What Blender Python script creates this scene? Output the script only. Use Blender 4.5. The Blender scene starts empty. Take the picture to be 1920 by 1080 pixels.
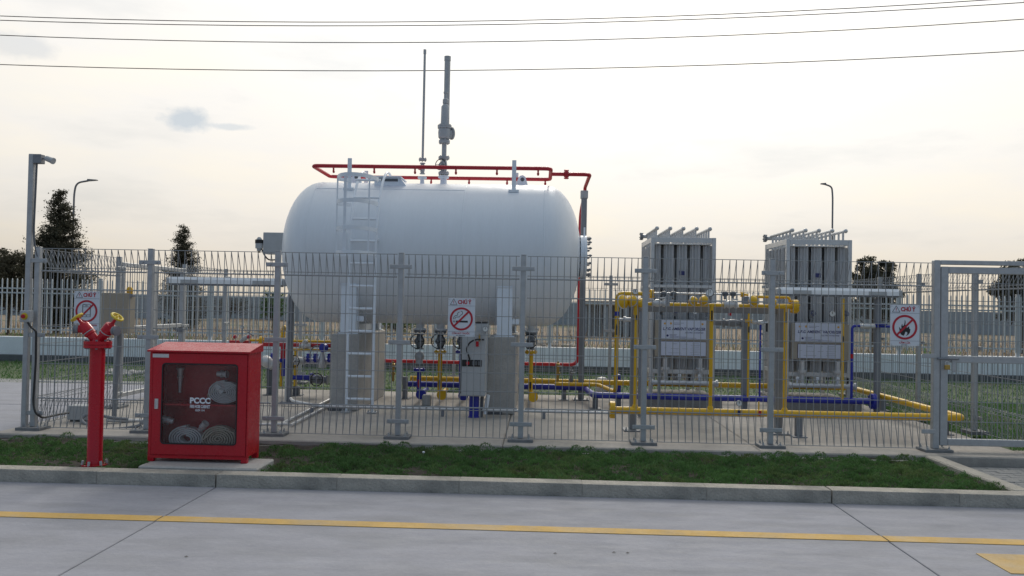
import bpy, bmesh, math, random
import numpy as np
from mathutils import Vector, Matrix
random.seed(7); rng = np.random.default_rng(7)
SC = bpy.context.scene
COL = SC.collection
R = math.radians

# ------------------------------------------------------------------ camera
cam_d = bpy.data.cameras.new('camera'); cam = bpy.data.objects.new('camera', cam_d); COL.objects.link(cam)
cam_d.sensor_width = 36.0; cam_d.lens = 36.0*1560/1920; cam_d.clip_start = 0.05; cam_d.clip_end = 3000
cam.matrix_world = Matrix(((0.99925282, -0.0177867, 0.03431383, 0), (0.03394764, -0.02049669, -0.99921341, 0),
                           (0.01847603, 0.99963169, -0.01987755, 1.5), (0, 0, 0, 1)))
SC.camera = cam
SC.render.resolution_x = 1024; SC.render.resolution_y = 576

# ------------------------------------------------------------------ world: sky seen through thin high cloud
SUN_EL, SUN_AZ = 36.0, 7.0          # azimuth measured from +Y towards +X
sdir = Vector((math.cos(R(SUN_EL))*math.sin(R(SUN_AZ)), math.cos(R(SUN_EL))*math.cos(R(SUN_AZ)), math.sin(R(SUN_EL))))
W = bpy.data.worlds.new('World'); SC.world = W; W.use_nodes = True
nt = W.node_tree; nt.nodes.clear()
def wn(t, **k):
    n = nt.nodes.new(t)
    for a, b in k.items(): setattr(n, a, b)
    return n
L = nt.links.new
def wmath(op, a, b=None, c=None, clamp=False):
    n = wn('ShaderNodeMath', operation=op); n.use_clamp = clamp
    for i, v in enumerate((a, b, c)):
        if v is None: continue
        if isinstance(v, (int, float)): n.inputs[i].default_value = v
        else: L(v, n.inputs[i])
    return n.outputs[0]
def wmix(f, a, b, mode='MIX'):
    n = wn('ShaderNodeMix', data_type='RGBA', blend_type=mode)
    for s, v in ((n.inputs[0], f), (n.inputs[6], a), (n.inputs[7], b)):
        if isinstance(v, (int, float)): s.default_value = v
        elif isinstance(v, tuple): s.default_value = v + (1,)
        else: L(v, s)
    return n.outputs[2]
def wramp(f, stops):
    n = wn('ShaderNodeValToRGB'); e = n.color_ramp.elements
    while len(e) < len(stops): e.new(0.5)
    for el, (p, c) in zip(e, stops): el.position = p; el.color = (c + (1,)) if isinstance(c, tuple) else (c, c, c, 1)
    L(f, n.inputs[0]); return n.outputs[0]
out = wn('ShaderNodeOutputWorld'); bg = wn('ShaderNodeBackground'); L(bg.outputs[0], out.inputs[0])
sky = wn('ShaderNodeTexSky', sky_type='NISHITA'); sky.sun_disc = False
sky.sun_elevation = R(SUN_EL); sky.sun_rotation = R(SUN_AZ); sky.air_density = 1.2; sky.dust_density = 3.0; sky.ozone_density = 1.0
tc = wn('ShaderNodeTexCoord'); dirv = tc.outputs['Generated']
sep = wn('ShaderNodeSeparateXYZ'); L(dirv, sep.inputs[0])
def wdot(v):
    n = wn('ShaderNodeVectorMath', operation='DOT_PRODUCT'); L(dirv, n.inputs[0]); n.inputs[1].default_value = v; return n.outputs['Value']
def wnoise(scale, detail, rough, stretch=(1, 1, 1), off=(0, 0, 0)):
    m = wn('ShaderNodeMapping'); L(dirv, m.inputs[0]); m.inputs['Scale'].default_value = stretch; m.inputs['Location'].default_value = off
    n = wn('ShaderNodeTexNoise'); L(m.outputs[0], n.inputs[0]); n.inputs['Scale'].default_value = scale
    n.inputs['Detail'].default_value = detail; n.inputs['Roughness'].default_value = rough; return n.outputs[0]
c = wdot(sdir)
c01 = wmath('MULTIPLY_ADD', c, 0.5, 0.5)
lum = wramp(c01, [(0.0, (.225, .325, .46)), (.45, (.265, .355, .475)), (.66, (.46, .53, .61)), (.80, (.88, .87, .85)), (.855, (1.01, .985, .945)), (.915, (1.05, 1.03, .995)), (.945, (1.10, 1.09, 1.06)), (1.0, (1.45, 1.43, 1.38))])
streak = wnoise(3.4, 8, .58, (1, 1, 4.5))
lum2 = wmix(1.0, lum, wramp(streak, [(.30, (.87, .885, .90)), (.47, (1.0, .995, .99)), (.66, (1.06, 1.03, .965))]), 'MULTIPLY')
haze = wmath('POWER', wmath('SUBTRACT', 1.0, wmath('ABSOLUTE', sep.outputs[2], clamp=True), clamp=True), 9.0)
lum3 = wmix(wmath('MULTIPLY', haze, .88), lum2, wmix(1.0, lum2, (.60, .535, .44), 'MULTIPLY'))
# two small grey-blue cumulus scraps
def scrap(v, sx, sz, seed, amt):
    v = Vector(v).normalized(); side = Vector((v.y, -v.x, 0)).normalized(); up = side.cross(v)
    a = wmath('DIVIDE', wdot(side), sx); b = wmath('DIVIDE', wdot(up), sz)
    d = wmath('SQRT', wmath('ADD', wmath('MULTIPLY', a, a), wmath('MULTIPLY', b, b)))
    n = wnoise(26.0, 5, .6, (1, 1, 1.3), (seed, 0, 0))
    m = wmath('ADD', wmath('SUBTRACT', 1.0, d), wmath('MULTIPLY_ADD', n, 1.7, -.85))
    m = wmath('MULTIPLY', wmath('SMOOTH_MIN', wmath('MULTIPLY', m, 1.7, clamp=True), 1.0, .2), amt, clamp=True)
    f = wmath('GREATER_THAN', wdot(v), 0.5); return wmath('MULTIPLY', m, f)
s1 = scrap((-0.389, 0.9, 0.199), .031, .0155, 3.1, .95)
s2 = scrap((-0.352, 0.91, 0.192), .030, .0045, 5.0, .7)
s3 = scrap((-0.531, 0.81, 0.250), .046, .014, 9.2, .55)
cl = wmix(s2, lum3, (.68, .73, .77)); cl = wmix(s1, cl, (.62, .68, .735)); cl = wmix(s3, cl, (.68, .71, .745))
skyc = wn('ShaderNodeVectorMath', operation='SCALE'); L(sky.outputs[0], skyc.inputs[0]); skyc.inputs['Scale'].default_value = .08
veil = wramp(wnoise(1.6, 5, .55, (1, 1, 2.0), (4, 1, 0)), [(.28, .90), (.5, .97)])
L(wmix(veil, skyc.outputs[0], cl), bg.inputs[0]); bg.inputs[1].default_value = 1.0

sun_d = bpy.data.lights.new('sun', 'SUN'); sun = bpy.data.objects.new('sun', sun_d); COL.objects.link(sun)
sun_d.energy = 1.25; sun_d.angle = R(16); sun_d.color = (1.0, .93, .82)
sun.rotation_euler = sdir.to_track_quat('Z', 'Y').to_euler()

vs = SC.view_settings; vs.view_transform = 'Standard'; vs.look = 'None'; vs.exposure = 0.0; vs.gamma = 1.0; vs.use_curve_mapping = False
SC.cycles.max_bounces = 8; SC.cycles.transparent_max_bounces = 12

# ------------------------------------------------------------------ materials
MATS = {}
def mat(name, col, rough=.6, metal=0.0, var=.12, scale=6.0, bump=0.0, bscale=60.0, col2=None, c2scale=2.0, c2lo=.5, c2hi=.62, spec=.5, coat=0.0, coords='Object', stretch=(1, 1, 1)):
    if name in MATS: return MATS[name]
    m = bpy.data.materials.new(name); MATS[name] = m; m.use_nodes = True
    t = m.node_tree; b = t.nodes['Principled BSDF']; lk = t.links.new
    b.inputs['Roughness'].default_value = rough; b.inputs['Metallic'].default_value = metal
    b.inputs['Specular IOR Level'].default_value = spec; b.inputs['Coat Weight'].default_value = coat
    co = t.nodes.new('ShaderNodeTexCoord'); mp = t.nodes.new('ShaderNodeMapping'); lk(co.outputs[coords], mp.inputs[0]); mp.inputs['Scale'].default_value = stretch
    def noise(s, d=6, r=.6):
        n = t.nodes.new('ShaderNodeTexNoise'); n.inputs['Scale'].default_value = s; n.inputs['Detail'].default_value = d; n.inputs['Roughness'].default_value = r
        lk(mp.outputs[0], n.inputs[0]); return n.outputs[0]
    def mix(f, a, bb, mode='MIX'):
        n = t.nodes.new('ShaderNodeMix'); n.data_type = 'RGBA'; n.blend_type = mode
        for s, v in ((n.inputs[0], f), (n.inputs[6], a), (n.inputs[7], bb)):
            if isinstance(v, (int, float)): s.default_value = v
            elif isinstance(v, tuple): s.default_value = v + (1,)
            else: lk(v, s)
        return n.outputs[2]
    def ramp(f, p0, c0, p1, c1):
        n = t.nodes.new('ShaderNodeValToRGB'); e = n.color_ramp.elements
        e[0].position = p0; e[0].color = (c0,)*3+(1,); e[1].position = p1; e[1].color = (c1,)*3+(1,); lk(f, n.inputs[0]); return n.outputs[0]
    base = col
    if col2 is not None:
        base = mix(ramp(noise(c2scale, 8, .62), c2lo, 0, c2hi, 1), col, col2)
    nz = noise(scale, 8, .65)
    base = mix(1.0, base, ramp(nz, .25, 1-var, .75, 1+var), 'MULTIPLY')
    if var > 0:
        fine = noise(scale*14, 3, .7)
        base = mix(1.0, base, ramp(fine, .3, 1-var*.6, .7, 1+var*.6), 'MULTIPLY')
    lk(base, b.inputs['Base Color'])
    if bump > 0:
        bp = t.nodes.new('ShaderNodeBump'); bp.inputs['Strength'].default_value = bump; bp.inputs['Distance'].default_value = .02
        lk(noise(bscale, 5, .6), bp.inputs['Height']); lk(bp.outputs[0], b.inputs['Normal'])
    rr = ramp(noise(scale*2.3, 4), .3, max(0, rough-.1), .7, min(1, rough+.1)); lk(rr, b.inputs['Roughness'])
    return m
M_ROAD = mat('concrete_road', (.298, .305, .347), .8, var=.13, scale=3.2, bump=.25, bscale=90, col2=(.262, .269, .300), c2scale=2.2, c2lo=.44, c2hi=.62, coords='Object', stretch=(.55, 1.6, 1))
M_PAD = mat('concrete_pad', (.375, .35, .32), .85, var=.14, scale=1.2, bump=.3, bscale=70, col2=(.30, .285, .26), c2scale=.9)
M_KERB = mat('kerb_concrete', (.46, .43, .375), .85, var=.22, scale=7, bump=.9, bscale=45, col2=(.27, .26, .235), c2scale=2.2, c2lo=.48, c2hi=.72)
M_PED = mat('cast_concrete', (.43, .42, .40), .85, var=.16, scale=3.0, bump=.35, bscale=45, col2=(.36, .35, .335), c2scale=1.6)
M_DARKCON = mat('dark_concrete', (.17, .165, .15), .9, var=.25, scale=4, bump=.4, bscale=50)  # darker concrete tone for road bed, paver bedding and driveway edge
M_PLINTHCON = mat('plinth_concrete', (.26, .255, .245), .9, var=.2, scale=4, bump=.4, bscale=50)
M_YLINE = mat('yellow_road_paint', (.54, .345, .095), .75, var=.14, scale=3, bump=.15, bscale=120, col2=(.46, .34, .18), c2scale=2.4, c2lo=.46, c2hi=.66)
M_SOIL = mat('soil', (.040, .034, .026), .95, var=.4, scale=9, bump=.8, bscale=40)
M_LAWN = mat('lawn_ground', (.075, .11, .05), .95, var=.35, scale=7, bump=.6, bscale=40, col2=(.10, .085, .05), c2scale=1.1, c2lo=.58, c2hi=.72)
M_FIELD = mat('dry_field', (.22, .165, .11), .95, var=.35, scale=.7, bump=.5, bscale=8, col2=(.09, .10, .05), c2scale=.13, c2lo=.5, c2hi=.62)
M_DRY = mat('dry_grass', (.27, .205, .14), .9, var=.3, scale=.8, col2=(.15, .14, .075), c2scale=.4)
M_PAVER = mat('paver', (.25, .255, .255), .85, var=.2, scale=4, bump=.4, bscale=60)
M_GALV = mat('galvanised_steel', (.43, .445, .46), .5, metal=.35, var=.13, scale=18, bump=.05)
M_PLATE = mat('weathered_plate', (.20, .205, .21), .75, metal=.2, var=.18, scale=14)
M_WIRE = mat('galvanised_wire', (.32, .335, .35), .5, metal=.3, var=.1, scale=9)
M_GREY = mat('grey_steel_paint', (.20, .215, .24), .5, var=.1, scale=8)
M_DGREY = mat('dark_grey_steel', (.11, .12, .135), .5, var=.12, scale=8)
M_LGREY = mat('light_grey_paint', (.44, .46, .475), .45, var=.07, scale=8)
M_WHITE = mat('tank_white_paint', (.76, .81, .865), .42, var=.03, scale=1.4, coat=.1, col2=(.71, .755, .80), c2scale=1.5, c2lo=.50, c2hi=.80, stretch=(2.2, .5, .35))
M_WSTEEL = mat('white_steel_paint', (.77, .83, .90), .4, var=.05, scale=8)
M_ALU = mat('aluminium', (.60, .61, .62), .42, metal=.4, var=.1, scale=12)
M_FIN = mat('aluminium_fin', (.62, .63, .645), .5, metal=.15, var=.05, scale=7, stretch=(1, 1, .15))
M_RED = mat('red_enamel', (.46, .009, .022), .26, var=.05, scale=5, spec=.4, col2=(.42, .022, .034), c2scale=2.6, c2lo=.5, c2hi=.75)
M_REDP = mat('red_pipe_paint', (.47, .017, .03), .4, var=.1, scale=10)
M_YEL = mat('yellow_pipe_paint', (.72, .43, .012), .38, var=.08, scale=9)
M_WHEEL = mat('yellow_wheel_paint', (.66, .50, .04), .4, var=.1, scale=20)
M_BLUE = mat('blue_pipe_paint', (.020, .032, .34), .4, var=.1, scale=9)
M_BLACK = mat('black_rubber', (.02, .02, .022), .6, var=.1)
M_WALL = mat('white_wall_paint', (.86, .89, .92), .7, var=.07, scale=2, col2=(.76, .78, .80), c2scale=.8, c2lo=.52, c2hi=.75)
M_PLINTH = mat('grey_wall_base', (.13, .135, .14), .85, var=.2, scale=3)
M_PICKET = mat('white_picket_paint', (.55, .575, .60), .5, var=.06, scale=3)
M_SIGN = mat('white_sign_sheet', (.70, .74, .80), .4, var=.025, scale=5)
M_SRED = mat('sign_red', (.47, .016, .035), .45, var=.03)
M_SBLK = mat('sign_black', (.018, .018, .02), .5, var=.03)
M_SBLUE = mat('sign_dark_blue', (.03, .035, .14), .5, var=.03)
M_SORANGE = mat('sign_orange', (.65, .36, .06), .5, var=.03)
M_BOARD = mat('vaporizer_board', (.60, .64, .76), .35, var=.03, scale=4)
M_BEIGE = mat('beige_panel', (.36, .32, .26), .6, var=.06, scale=5)
M_BRASS = mat('brass', (.45, .30, .08), .4, metal=.6, var=.1)
M_HOSE = mat('canvas_hose', (.62, .64, .66), .85, var=.08, scale=12, bump=.4, bscale=160)
M_HOSE2 = mat('canvas_hose_cream', (.50, .46, .38), .85, var=.1, scale=12, bump=.4, bscale=160)
M_LEAF_D = mat('dark_needles', (.075, .075, .05), .8, var=.4, scale=1.2)
M_LEAF_M = mat('olive_leaves', (.09, .085, .055), .8, var=.4, scale=1.0)
M_BARK = mat('bark', (.10, .08, .06), .9, var=.3, scale=10, stretch=(1, 1, .2))
M_BLADE = mat('grass_blades', (.085, .185, .055), .75, var=.4, scale=3.5, col2=(.14, .19, .07), c2scale=2.2, c2lo=.5, c2hi=.66)
M_FARWALL = mat('far_wall_grey', (.33, .36, .385), .9, var=.2, scale=.6)
M_STONE = mat('pale_rubble', (.42, .37, .31), .9, var=.3, scale=2)
M_CABLE = mat('black_cable', (.03, .03, .032), .6, var=.1)
def glass_mat():
    m = bpy.data.materials.new('cabinet_glass'); m.use_nodes = True; t = m.node_tree; t.nodes.clear()
    o = t.nodes.new('ShaderNodeOutputMaterial'); tr = t.nodes.new('ShaderNodeBsdfTransparent'); tr.inputs[0].default_value = (.93, .93, .93, 1)
    gl = t.nodes.new('ShaderNodeBsdfGlossy'); gl.inputs['Roughness'].default_value = .04; mx = t.nodes.new('ShaderNodeMixShader')
    fr = t.nodes.new('ShaderNodeFresnel'); fr.inputs[0].default_value = 1.55
    ma = t.nodes.new('ShaderNodeMath'); ma.operation = 'MULTIPLY_ADD'; ma.inputs[1].default_value = .5; ma.inputs[2].default_value = 0.008
    t.links.new(fr.outputs[0], ma.inputs[0]); t.links.new(ma.outputs[0], mx.inputs[0]); t.links.new(tr.outputs[0], mx.inputs[1]); t.links.new(gl.outputs[0], mx.inputs[2]); t.links.new(mx.outputs[0], o.inputs[0])
    return m
M_GLASS = glass_mat()
def leafy(m, f):
    t = m.node_tree; b = t.nodes['Principled BSDF']; o = t.nodes['Material Output']
    tr = t.nodes.new('ShaderNodeBsdfTranslucent'); mx = t.nodes.new('ShaderNodeMixShader'); mx.inputs[0].default_value = f
    src = b.inputs['Base Color'].links[0].from_socket; t.links.new(src, tr.inputs[0])
    t.links.new(b.outputs[0], mx.inputs[1]); t.links.new(tr.outputs[0], mx.inputs[2]); t.links.new(mx.outputs[0], o.inputs[0])
for m_ in (M_LEAF_D, M_LEAF_M, M_BLADE, M_DRY): leafy(m_, .38)
M_LENS = mat('dark_lens', (.03, .032, .036), .15, var=0)
M_DIAL = mat('gauge_dial', (.72, .74, .74), .3, var=.03)
M_AMBER = mat('amber_lens', (.70, .40, .02), .25, var=.05)

# ------------------------------------------------------------------ mesh helpers
class MB:
    def __init__(s): s.v = []; s.f = []
    def add(s, vs, fs):
        k = len(s.v); s.v += [tuple(p) for p in vs]; s.f += [tuple(i+k for i in q) for q in fs]; return s
    def box(s, lo, hi, bev=0.0, rot=0.0, piv=None):
        x0, y0, z0 = lo; x1, y1, z1 = hi
        b = min(bev, (x1-x0)*.45, (y1-y0)*.45, (z1-z0)*.45)
        if b <= 0:
            vs = [(x, y, z) for z in (z0, z1) for y in (y0, y1) for x in (x0, x1)]
            fs = [(0, 2, 3, 1), (4, 5, 7, 6), (0, 1, 5, 4), (2, 6, 7, 3), (0, 4, 6, 2), (1, 3, 7, 5)]
        else:
            bm = bmesh.new(); bmesh.ops.create_cube(bm, size=1)
            for v in bm.verts: v.co = Vector(((x0+x1)/2+v.co.x*(x1-x0), (y0+y1)/2+v.co.y*(y1-y0), (z0+z1)/2+v.co.z*(z1-z0)))
            bmesh.ops.bevel(bm, geom=bm.edges[:], offset=b, segments=1, affect='EDGES')
            bm.verts.index_update(); vs = [tuple(v.co) for v in bm.verts]; fs = [tuple(v.index for v in f.verts) for f in bm.faces]; bm.free()
        if rot:
            px, py = piv if piv else ((x0+x1)/2, (y0+y1)/2); cs, sn = math.cos(rot), math.sin(rot)
            vs = [(px+(x-px)*cs-(y-py)*sn, py+(x-px)*sn+(y-py)*cs, z) for x, y, z in vs]
        return s.add(vs, fs)
    def cbox(s, c, size, bev=0.0, rot=0.0):
        return s.box(tuple(c[i]-size[i]/2 for i in range(3)), tuple(c[i]+size[i]/2 for i in range(3)), bev, rot)
    def rev(s, o, d, prof, n=16):
        """surface of revolution: profile (t, r) along axis d from o"""
        o = Vector(o); d = Vector(d).normalized(); a = d.orthogonal().normalized(); b = d.cross(a)
        vs = []; fs = []; rings = []
        for t, r in prof:
            if r < 1e-6: rings.append([len(vs)]); vs.append(o+d*t)
            else:
                rings.append(list(range(len(vs), len(vs)+n)))
                for i in range(n):
                    an = 2*math.pi*i/n; vs.append(o+d*t+a*(r*math.cos(an))+b*(r*math.sin(an)))
        for p, q in zip(rings, rings[1:]):
            if len(p) == 1 and len(q) == 1: continue
            for i in range(n):
                j = (i+1) % n
                if len(p) == 1: fs.append((p[0], q[j], q[i]))
                elif len(q) == 1: fs.append((p[i], p[j], q[0]))
                else: fs.append((p[i], p[j], q[j], q[i]))
        if len(rings[0]) > 1: fs.append(tuple(reversed(rings[0])))
        if len(rings[-1]) > 1: fs.append(tuple(rings[-1]))
        return s.add(vs, fs)
    def cyl(s, p0, p1, r, n=12, r1=None):
        p0 = Vector(p0); p1 = Vector(p1); d = p1-p0
        return s.rev(p0, d, [(0, r), (d.length, r if r1 is None else r1)], n)
    def sph(s, c, r, d=(0, 0, 1), sz=1.0, n=12, m=7):
        return s.rev(c, d, [(-r*sz*math.cos(math.pi*i/m), r*math.sin(math.pi*i/m)) for i in range(m+1)], n)
    def tube(s, pts, r, n=10, bend=0.0, closed=False, flat=None):
        P = [Vector(p) for p in pts]
        if bend > 0:
            Q = []
            idx = range(len(P))
            for i in idx:
                if not closed and i in (0, len(P)-1): Q.append(P[i]); continue
                a, b, cc = P[i-1], P[i], P[(i+1) % len(P)]
                u = (a-b); v = (cc-b); k = min(bend, u.length*.49, v.length*.49); u.normalize(); v.normalize()
                for t in (0, .2, .4, .6, .8, 1.0):
                    Q.append((1-t)**2*(b+u*k)+2*t*(1-t)*b+t*t*(b+v*k))
            P = Q
        m = len(P); T = []
        for i in range(m):
            if closed: t = (P[(i+1) % m]-P[i-1])
            else: t = P[min(i+1, m-1)]-P[max(i-1, 0)]
            T.append(t.normalized())
        nrm = T[0].orthogonal().normalized()
        if flat:
            nrm = Vector((0, 0, 1))-T[0]*T[0].z
            nrm = nrm.normalized() if nrm.length > .05 else Vector((1, 0, 0))
        vs = []; fs = []
        for i in range(m):
            nrm = (nrm-T[i]*nrm.dot(T[i])).normalized(); b = T[i].cross(nrm)
            if flat:
                for su, sv in ((1, 1), (-1, 1), (-1, -1), (1, -1)): vs.append(P[i]+nrm*(su*flat[0])+b*(sv*flat[1]))
            else:
                for k in range(n):
                    an = 2*math.pi*k/n; vs.append(P[i]+nrm*(r*math.cos(an))+b*(r*math.sin(an)))
        nn = 4 if flat else n
        for i in range(m if closed else m-1):
            j = (i+1) % m
            for k in range(nn):
                l = (k+1) % nn; fs.append((i*nn+k, j*nn+k, j*nn+l, i*nn+l))
        if not closed: fs.append(tuple(range(nn-1, -1, -1))); fs.append(tuple((m-1)*nn+k for k in range(nn)))
        return s.add(vs, fs)
    def torus(s, c, d, Rr, r, n=24, k=8):
        c = Vector(c); d = Vector(d).normalized(); a = d.orthogonal().normalized(); b = d.cross(a)
        return s.tube([c+a*(Rr*math.cos(2*math.pi*i/n))+b*(Rr*math.sin(2*math.pi*i/n)) for i in range(n)], r, k, closed=True)
    def prism(s, poly, d):
        """extrude a planar polygon (list of 3d points) by vector d"""
        n = len(poly); d = Vector(d); A_ = [Vector(p) for p in poly]
        fs = [tuple(range(n-1, -1, -1)), tuple(range(n, 2*n))]+[(i, (i+1) % n, (i+1) % n+n, i+n) for i in range(n)]
        return s.add(A_+[p+d for p in A_], fs)
    def mesh(s, name, org=(0, 0, 0), smooth=35):
        me = bpy.data.meshes.new(name); o = Vector(org)
        me.from_pydata([(x-o.x, y-o.y, z-o.z) for x, y, z in s.v], [], s.f)
        bm = bmesh.new(); bm.from_mesh(me); bmesh.ops.recalc_face_normals(bm, faces=bm.faces[:]); bm.to_mesh(me); bm.free()
        if smooth:
            me.polygons.foreach_set('use_smooth', [True]*len(me.polygons)); me.set_sharp_from_angle(angle=R(smooth))
        return me
    def build(s, name, m, parent=None, smooth=35, org=None):
        o_ = root_loc(parent) if parent is not None else (Vector(org) if org is not None else Vector((0, 0, 0)))
        me = s.mesh(name, o_, smooth); me.materials.append(m)
        o = bpy.data.objects.new(name, me); COL.objects.link(o)
        if parent is not None: o.parent = parent
        else: o.location = o_
        return o
def root_loc(p):
    v = Vector((0, 0, 0))
    while p is not None: v += p.location; p = p.parent
    return v
def tag(o, label=None, cat=None, group=None, kind=None):
    if label: o['label'] = label
    if cat: o['category'] = cat
    if group: o['group'] = group
    if kind: o['kind'] = kind
    return o
def thing(name, loc, label, cat, group=None):
    o = bpy.data.objects.new(name, None); COL.objects.link(o); o.location = loc; o.empty_display_size = .1
    return tag(o, label, cat, group)
def inst(name, me, parent, loc, rot=None, scale=None):
    o = bpy.data.objects.new(name, me); COL.objects.link(o); o.parent = parent; o.location = Vector(loc)-root_loc(parent)
    if rot: o.rotation_euler = rot
    if scale: o.scale = scale
    return o
def one(mb, name, m, label, cat, org, group=None, smooth=35):
    return tag(mb.build(name, m, None, smooth, org), label, cat, group)
def text(name, body, size, m, parent, loc, width=None, bold=0.0, shear=0.0, align='CENTER', rot=(math.pi/2, 0, 0), ext=.0008):
    cu = bpy.data.curves.new(name, 'FONT'); cu.body = body; cu.size = size; cu.align_x = align; cu.align_y = 'CENTER'
    cu.extrude = ext; cu.offset = bold; cu.shear = shear; cu.resolution_u = 3
    t = bpy.data.objects.new('tmp', cu); COL.objects.link(t); bpy.context.view_layer.update()
    me = bpy.data.meshes.new_from_object(t.evaluated_get(bpy.context.evaluated_depsgraph_get())); bpy.data.objects.remove(t)
    w = max(v.co.x for v in me.vertices)-min(v.co.x for v in me.vertices)
    me.name = name; me.materials.clear(); me.materials.append(m)
    o = inst(name, me, parent, loc, rot)
    if width: o.scale = (width/w, 1, 1)
    return o

# ================================================================== setting
def sheet(name, x0, x1, y0, y1, z, m, nx=1, ny=1, amp=0.0, kind='structure'):
    xs = np.linspace(x0, x1, nx+1); ys = np.linspace(y0, y1, ny+1)
    vs = [(x, y, z+(amp*(rng.random()-.5) if amp and 0 < i < nx and 0 < j < ny else 0)) for j, y in enumerate(ys) for i, x in enumerate(xs)]
    fs = [(j*(nx+1)+i, j*(nx+1)+i+1, (j+1)*(nx+1)+i+1, (j+1)*(nx+1)+i) for j in range(ny) for i in range(nx)]
    o = MB().add(vs, fs).build(name, m, None, 60); o['kind'] = kind; return o
tag(sheet('ground', -900, 900, -900, 900, -.30, M_FIELD, 8, 8), 'wide dry brown field around the gas yard')
sheet('field', -140, 140, 18.5, 300, -.02, M_FIELD, 60, 60, .25)
sheet('lawn', -45, 45, 13.3, 18.3, .03, M_LAWN, 120, 16, .03)
sheet('lawn', 5.05, 45, 8.30, 13.296, .03, M_LAWN, 60, 20, .03)
sheet('lawn_margin', -5.55, 5.05, 13.05, 13.296, .034, M_SOIL, 40, 2, .02)

# road: cast slabs with open joints
JX = [-41.5, -36.58, -31.72, -26.86, -22.0, -17.14, -12.28, -7.42, -2.56, 2.30, 7.16, 12.02, 16.88, 21.74, 26.6, 31.46, 36.3]
road = tag(bpy.data.objects.new('road', None), kind='structure'); COL.objects.link(road)
sheet('road_bed', -60, 60, -60, 6.6, -.16, M_DARKCON)
line = tag(bpy.data.objects.new('yellow_line', None), 'long thin yellow line painted on the grey concrete road', kind='structure'); COL.objects.link(line)
for a, b in zip(JX, JX[1:]):
    MB().box((a+.005, -9, -.15), (b-.005, 6.585, 0), .004).build('concrete_slab', M_ROAD, road)
    MB().box((a+.006, 5.535, .0005), (b-.006, 5.665, .0045)).build('painted_line', M_YLINE, line)
mk = MB().box((2.74, 4.925, .0005), (4.6, 5.312, .0045)).build('painted_marking', M_YLINE, None); tag(mk, 'solid yellow block painted on the road at lower right corner', kind='structure')

# kerbs, one metre stones
kerb = tag(bpy.data.objects.new('kerb', None), kind='structure'); COL.objects.link(kerb)
kx = -2.56-21*.972
ks = MB().box((0, 0, 0), (.9993, .155, .25), .003).mesh('kerb_stone'); ks.materials.append(M_KERB)
ks2 = MB().box((0, 0, 0), (.990, .155, .25), .003).mesh('kerb_stone'); ks2.materials.append(M_KERB)
for i in range(46):
    inst('kerb_stone', ks if i not in (20, 25) else ks2, kerb, (kx+i*.972, 6.588+random.uniform(-.0015, .0015), -.15+random.uniform(-.0015, .0015)), scale=(.972, 1, 1))
side_kerb = tag(bpy.data.objects.new('side_kerb', None), kind='structure'); COL.objects.link(side_kerb)
MB().box((3.77, 6.747, -.1), (3.915, 8.275, .104), .012).build('kerb_stone', M_KERB, side_kerb)
# paved bay by the gate
bay = tag(bpy.data.objects.new('paved_bay', None), kind='structure'); COL.objects.link(bay)
MB().box((3.918, 6.747, -.12), (12, 8.27, -.012)).build('bedding', M_DARKCON, bay)
pv = MB().box((0, 0, 0), (.194, .094, .06), .006).mesh('paver'); pv.materials.append(M_PAVER)
j = 0; y = 6.752
while y < 8.17:
    x = 3.92+(.1 if j % 2 else 0)
    if j % 2: inst('paver', pv, bay, (3.92, y, -.052), scale=(.47, 1, 1))
    while x < 5.7:
        inst('paver', pv, bay, (x, y, -.05+random.uniform(-.003, .003)), rot=(random.uniform(-.01, .01), random.uniform(-.01, .01), random.uniform(-.006, .006))); x += .2
    y += .1; j += 1
MB().box((5.75, 6.75, -.05), (12, 8.26, .008)).build('far_paving', M_PAVER, bay)

# concrete pad of the tank yard, with an edge course and pour joints
pad = tag(bpy.data.objects.new('concrete_pad', None), kind='structure'); COL.objects.link(pad)
px_ = [-5.55, -2.9, -.35, 2.2, 4.87]
for a, b in zip(px_, px_[1:]):
    MB().box((a+.003, 8.285, -.05), (b-.003, 13.05, .1), .012).build('pad_slab', M_PAD, pad)
MB().box((4.873, 8.285, -.05), (6.6, 8.75, .098), .012).build('gate_sill', M_PAD, pad)
for a, b in ((-5.5, -3.1), (-3.09, -.95), (-.94, -.42), (-.1, 1.0), (1.01, 3.76)):      # broken rough edge course
    MB().box((a, 8.215, -.06), (b, 8.281, .052+random.uniform(-.006, .006)), .012).build('edge_course', M_PED, pad)
# driveway on the left
apron = tag(bpy.data.objects.new('driveway', None), kind='structure'); COL.objects.link(apron)
for a, b in ((8.06, 10.6), (10.606, 13.3)):
    MB().box((-14, a, -.2), (-5.56, b, .085), .012).build('driveway_slab', M_ROAD, apron)
MB().box((-14, 13.305, -.1), (-5.56, 14.1, .06), .01).build('driveway_edge', M_PAVER, apron)
MB().box((-5.9, 8.0, -.1), (-5.56, 8.057, .07), .01).build('edge_course', M_DARKCON, apron)

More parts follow.
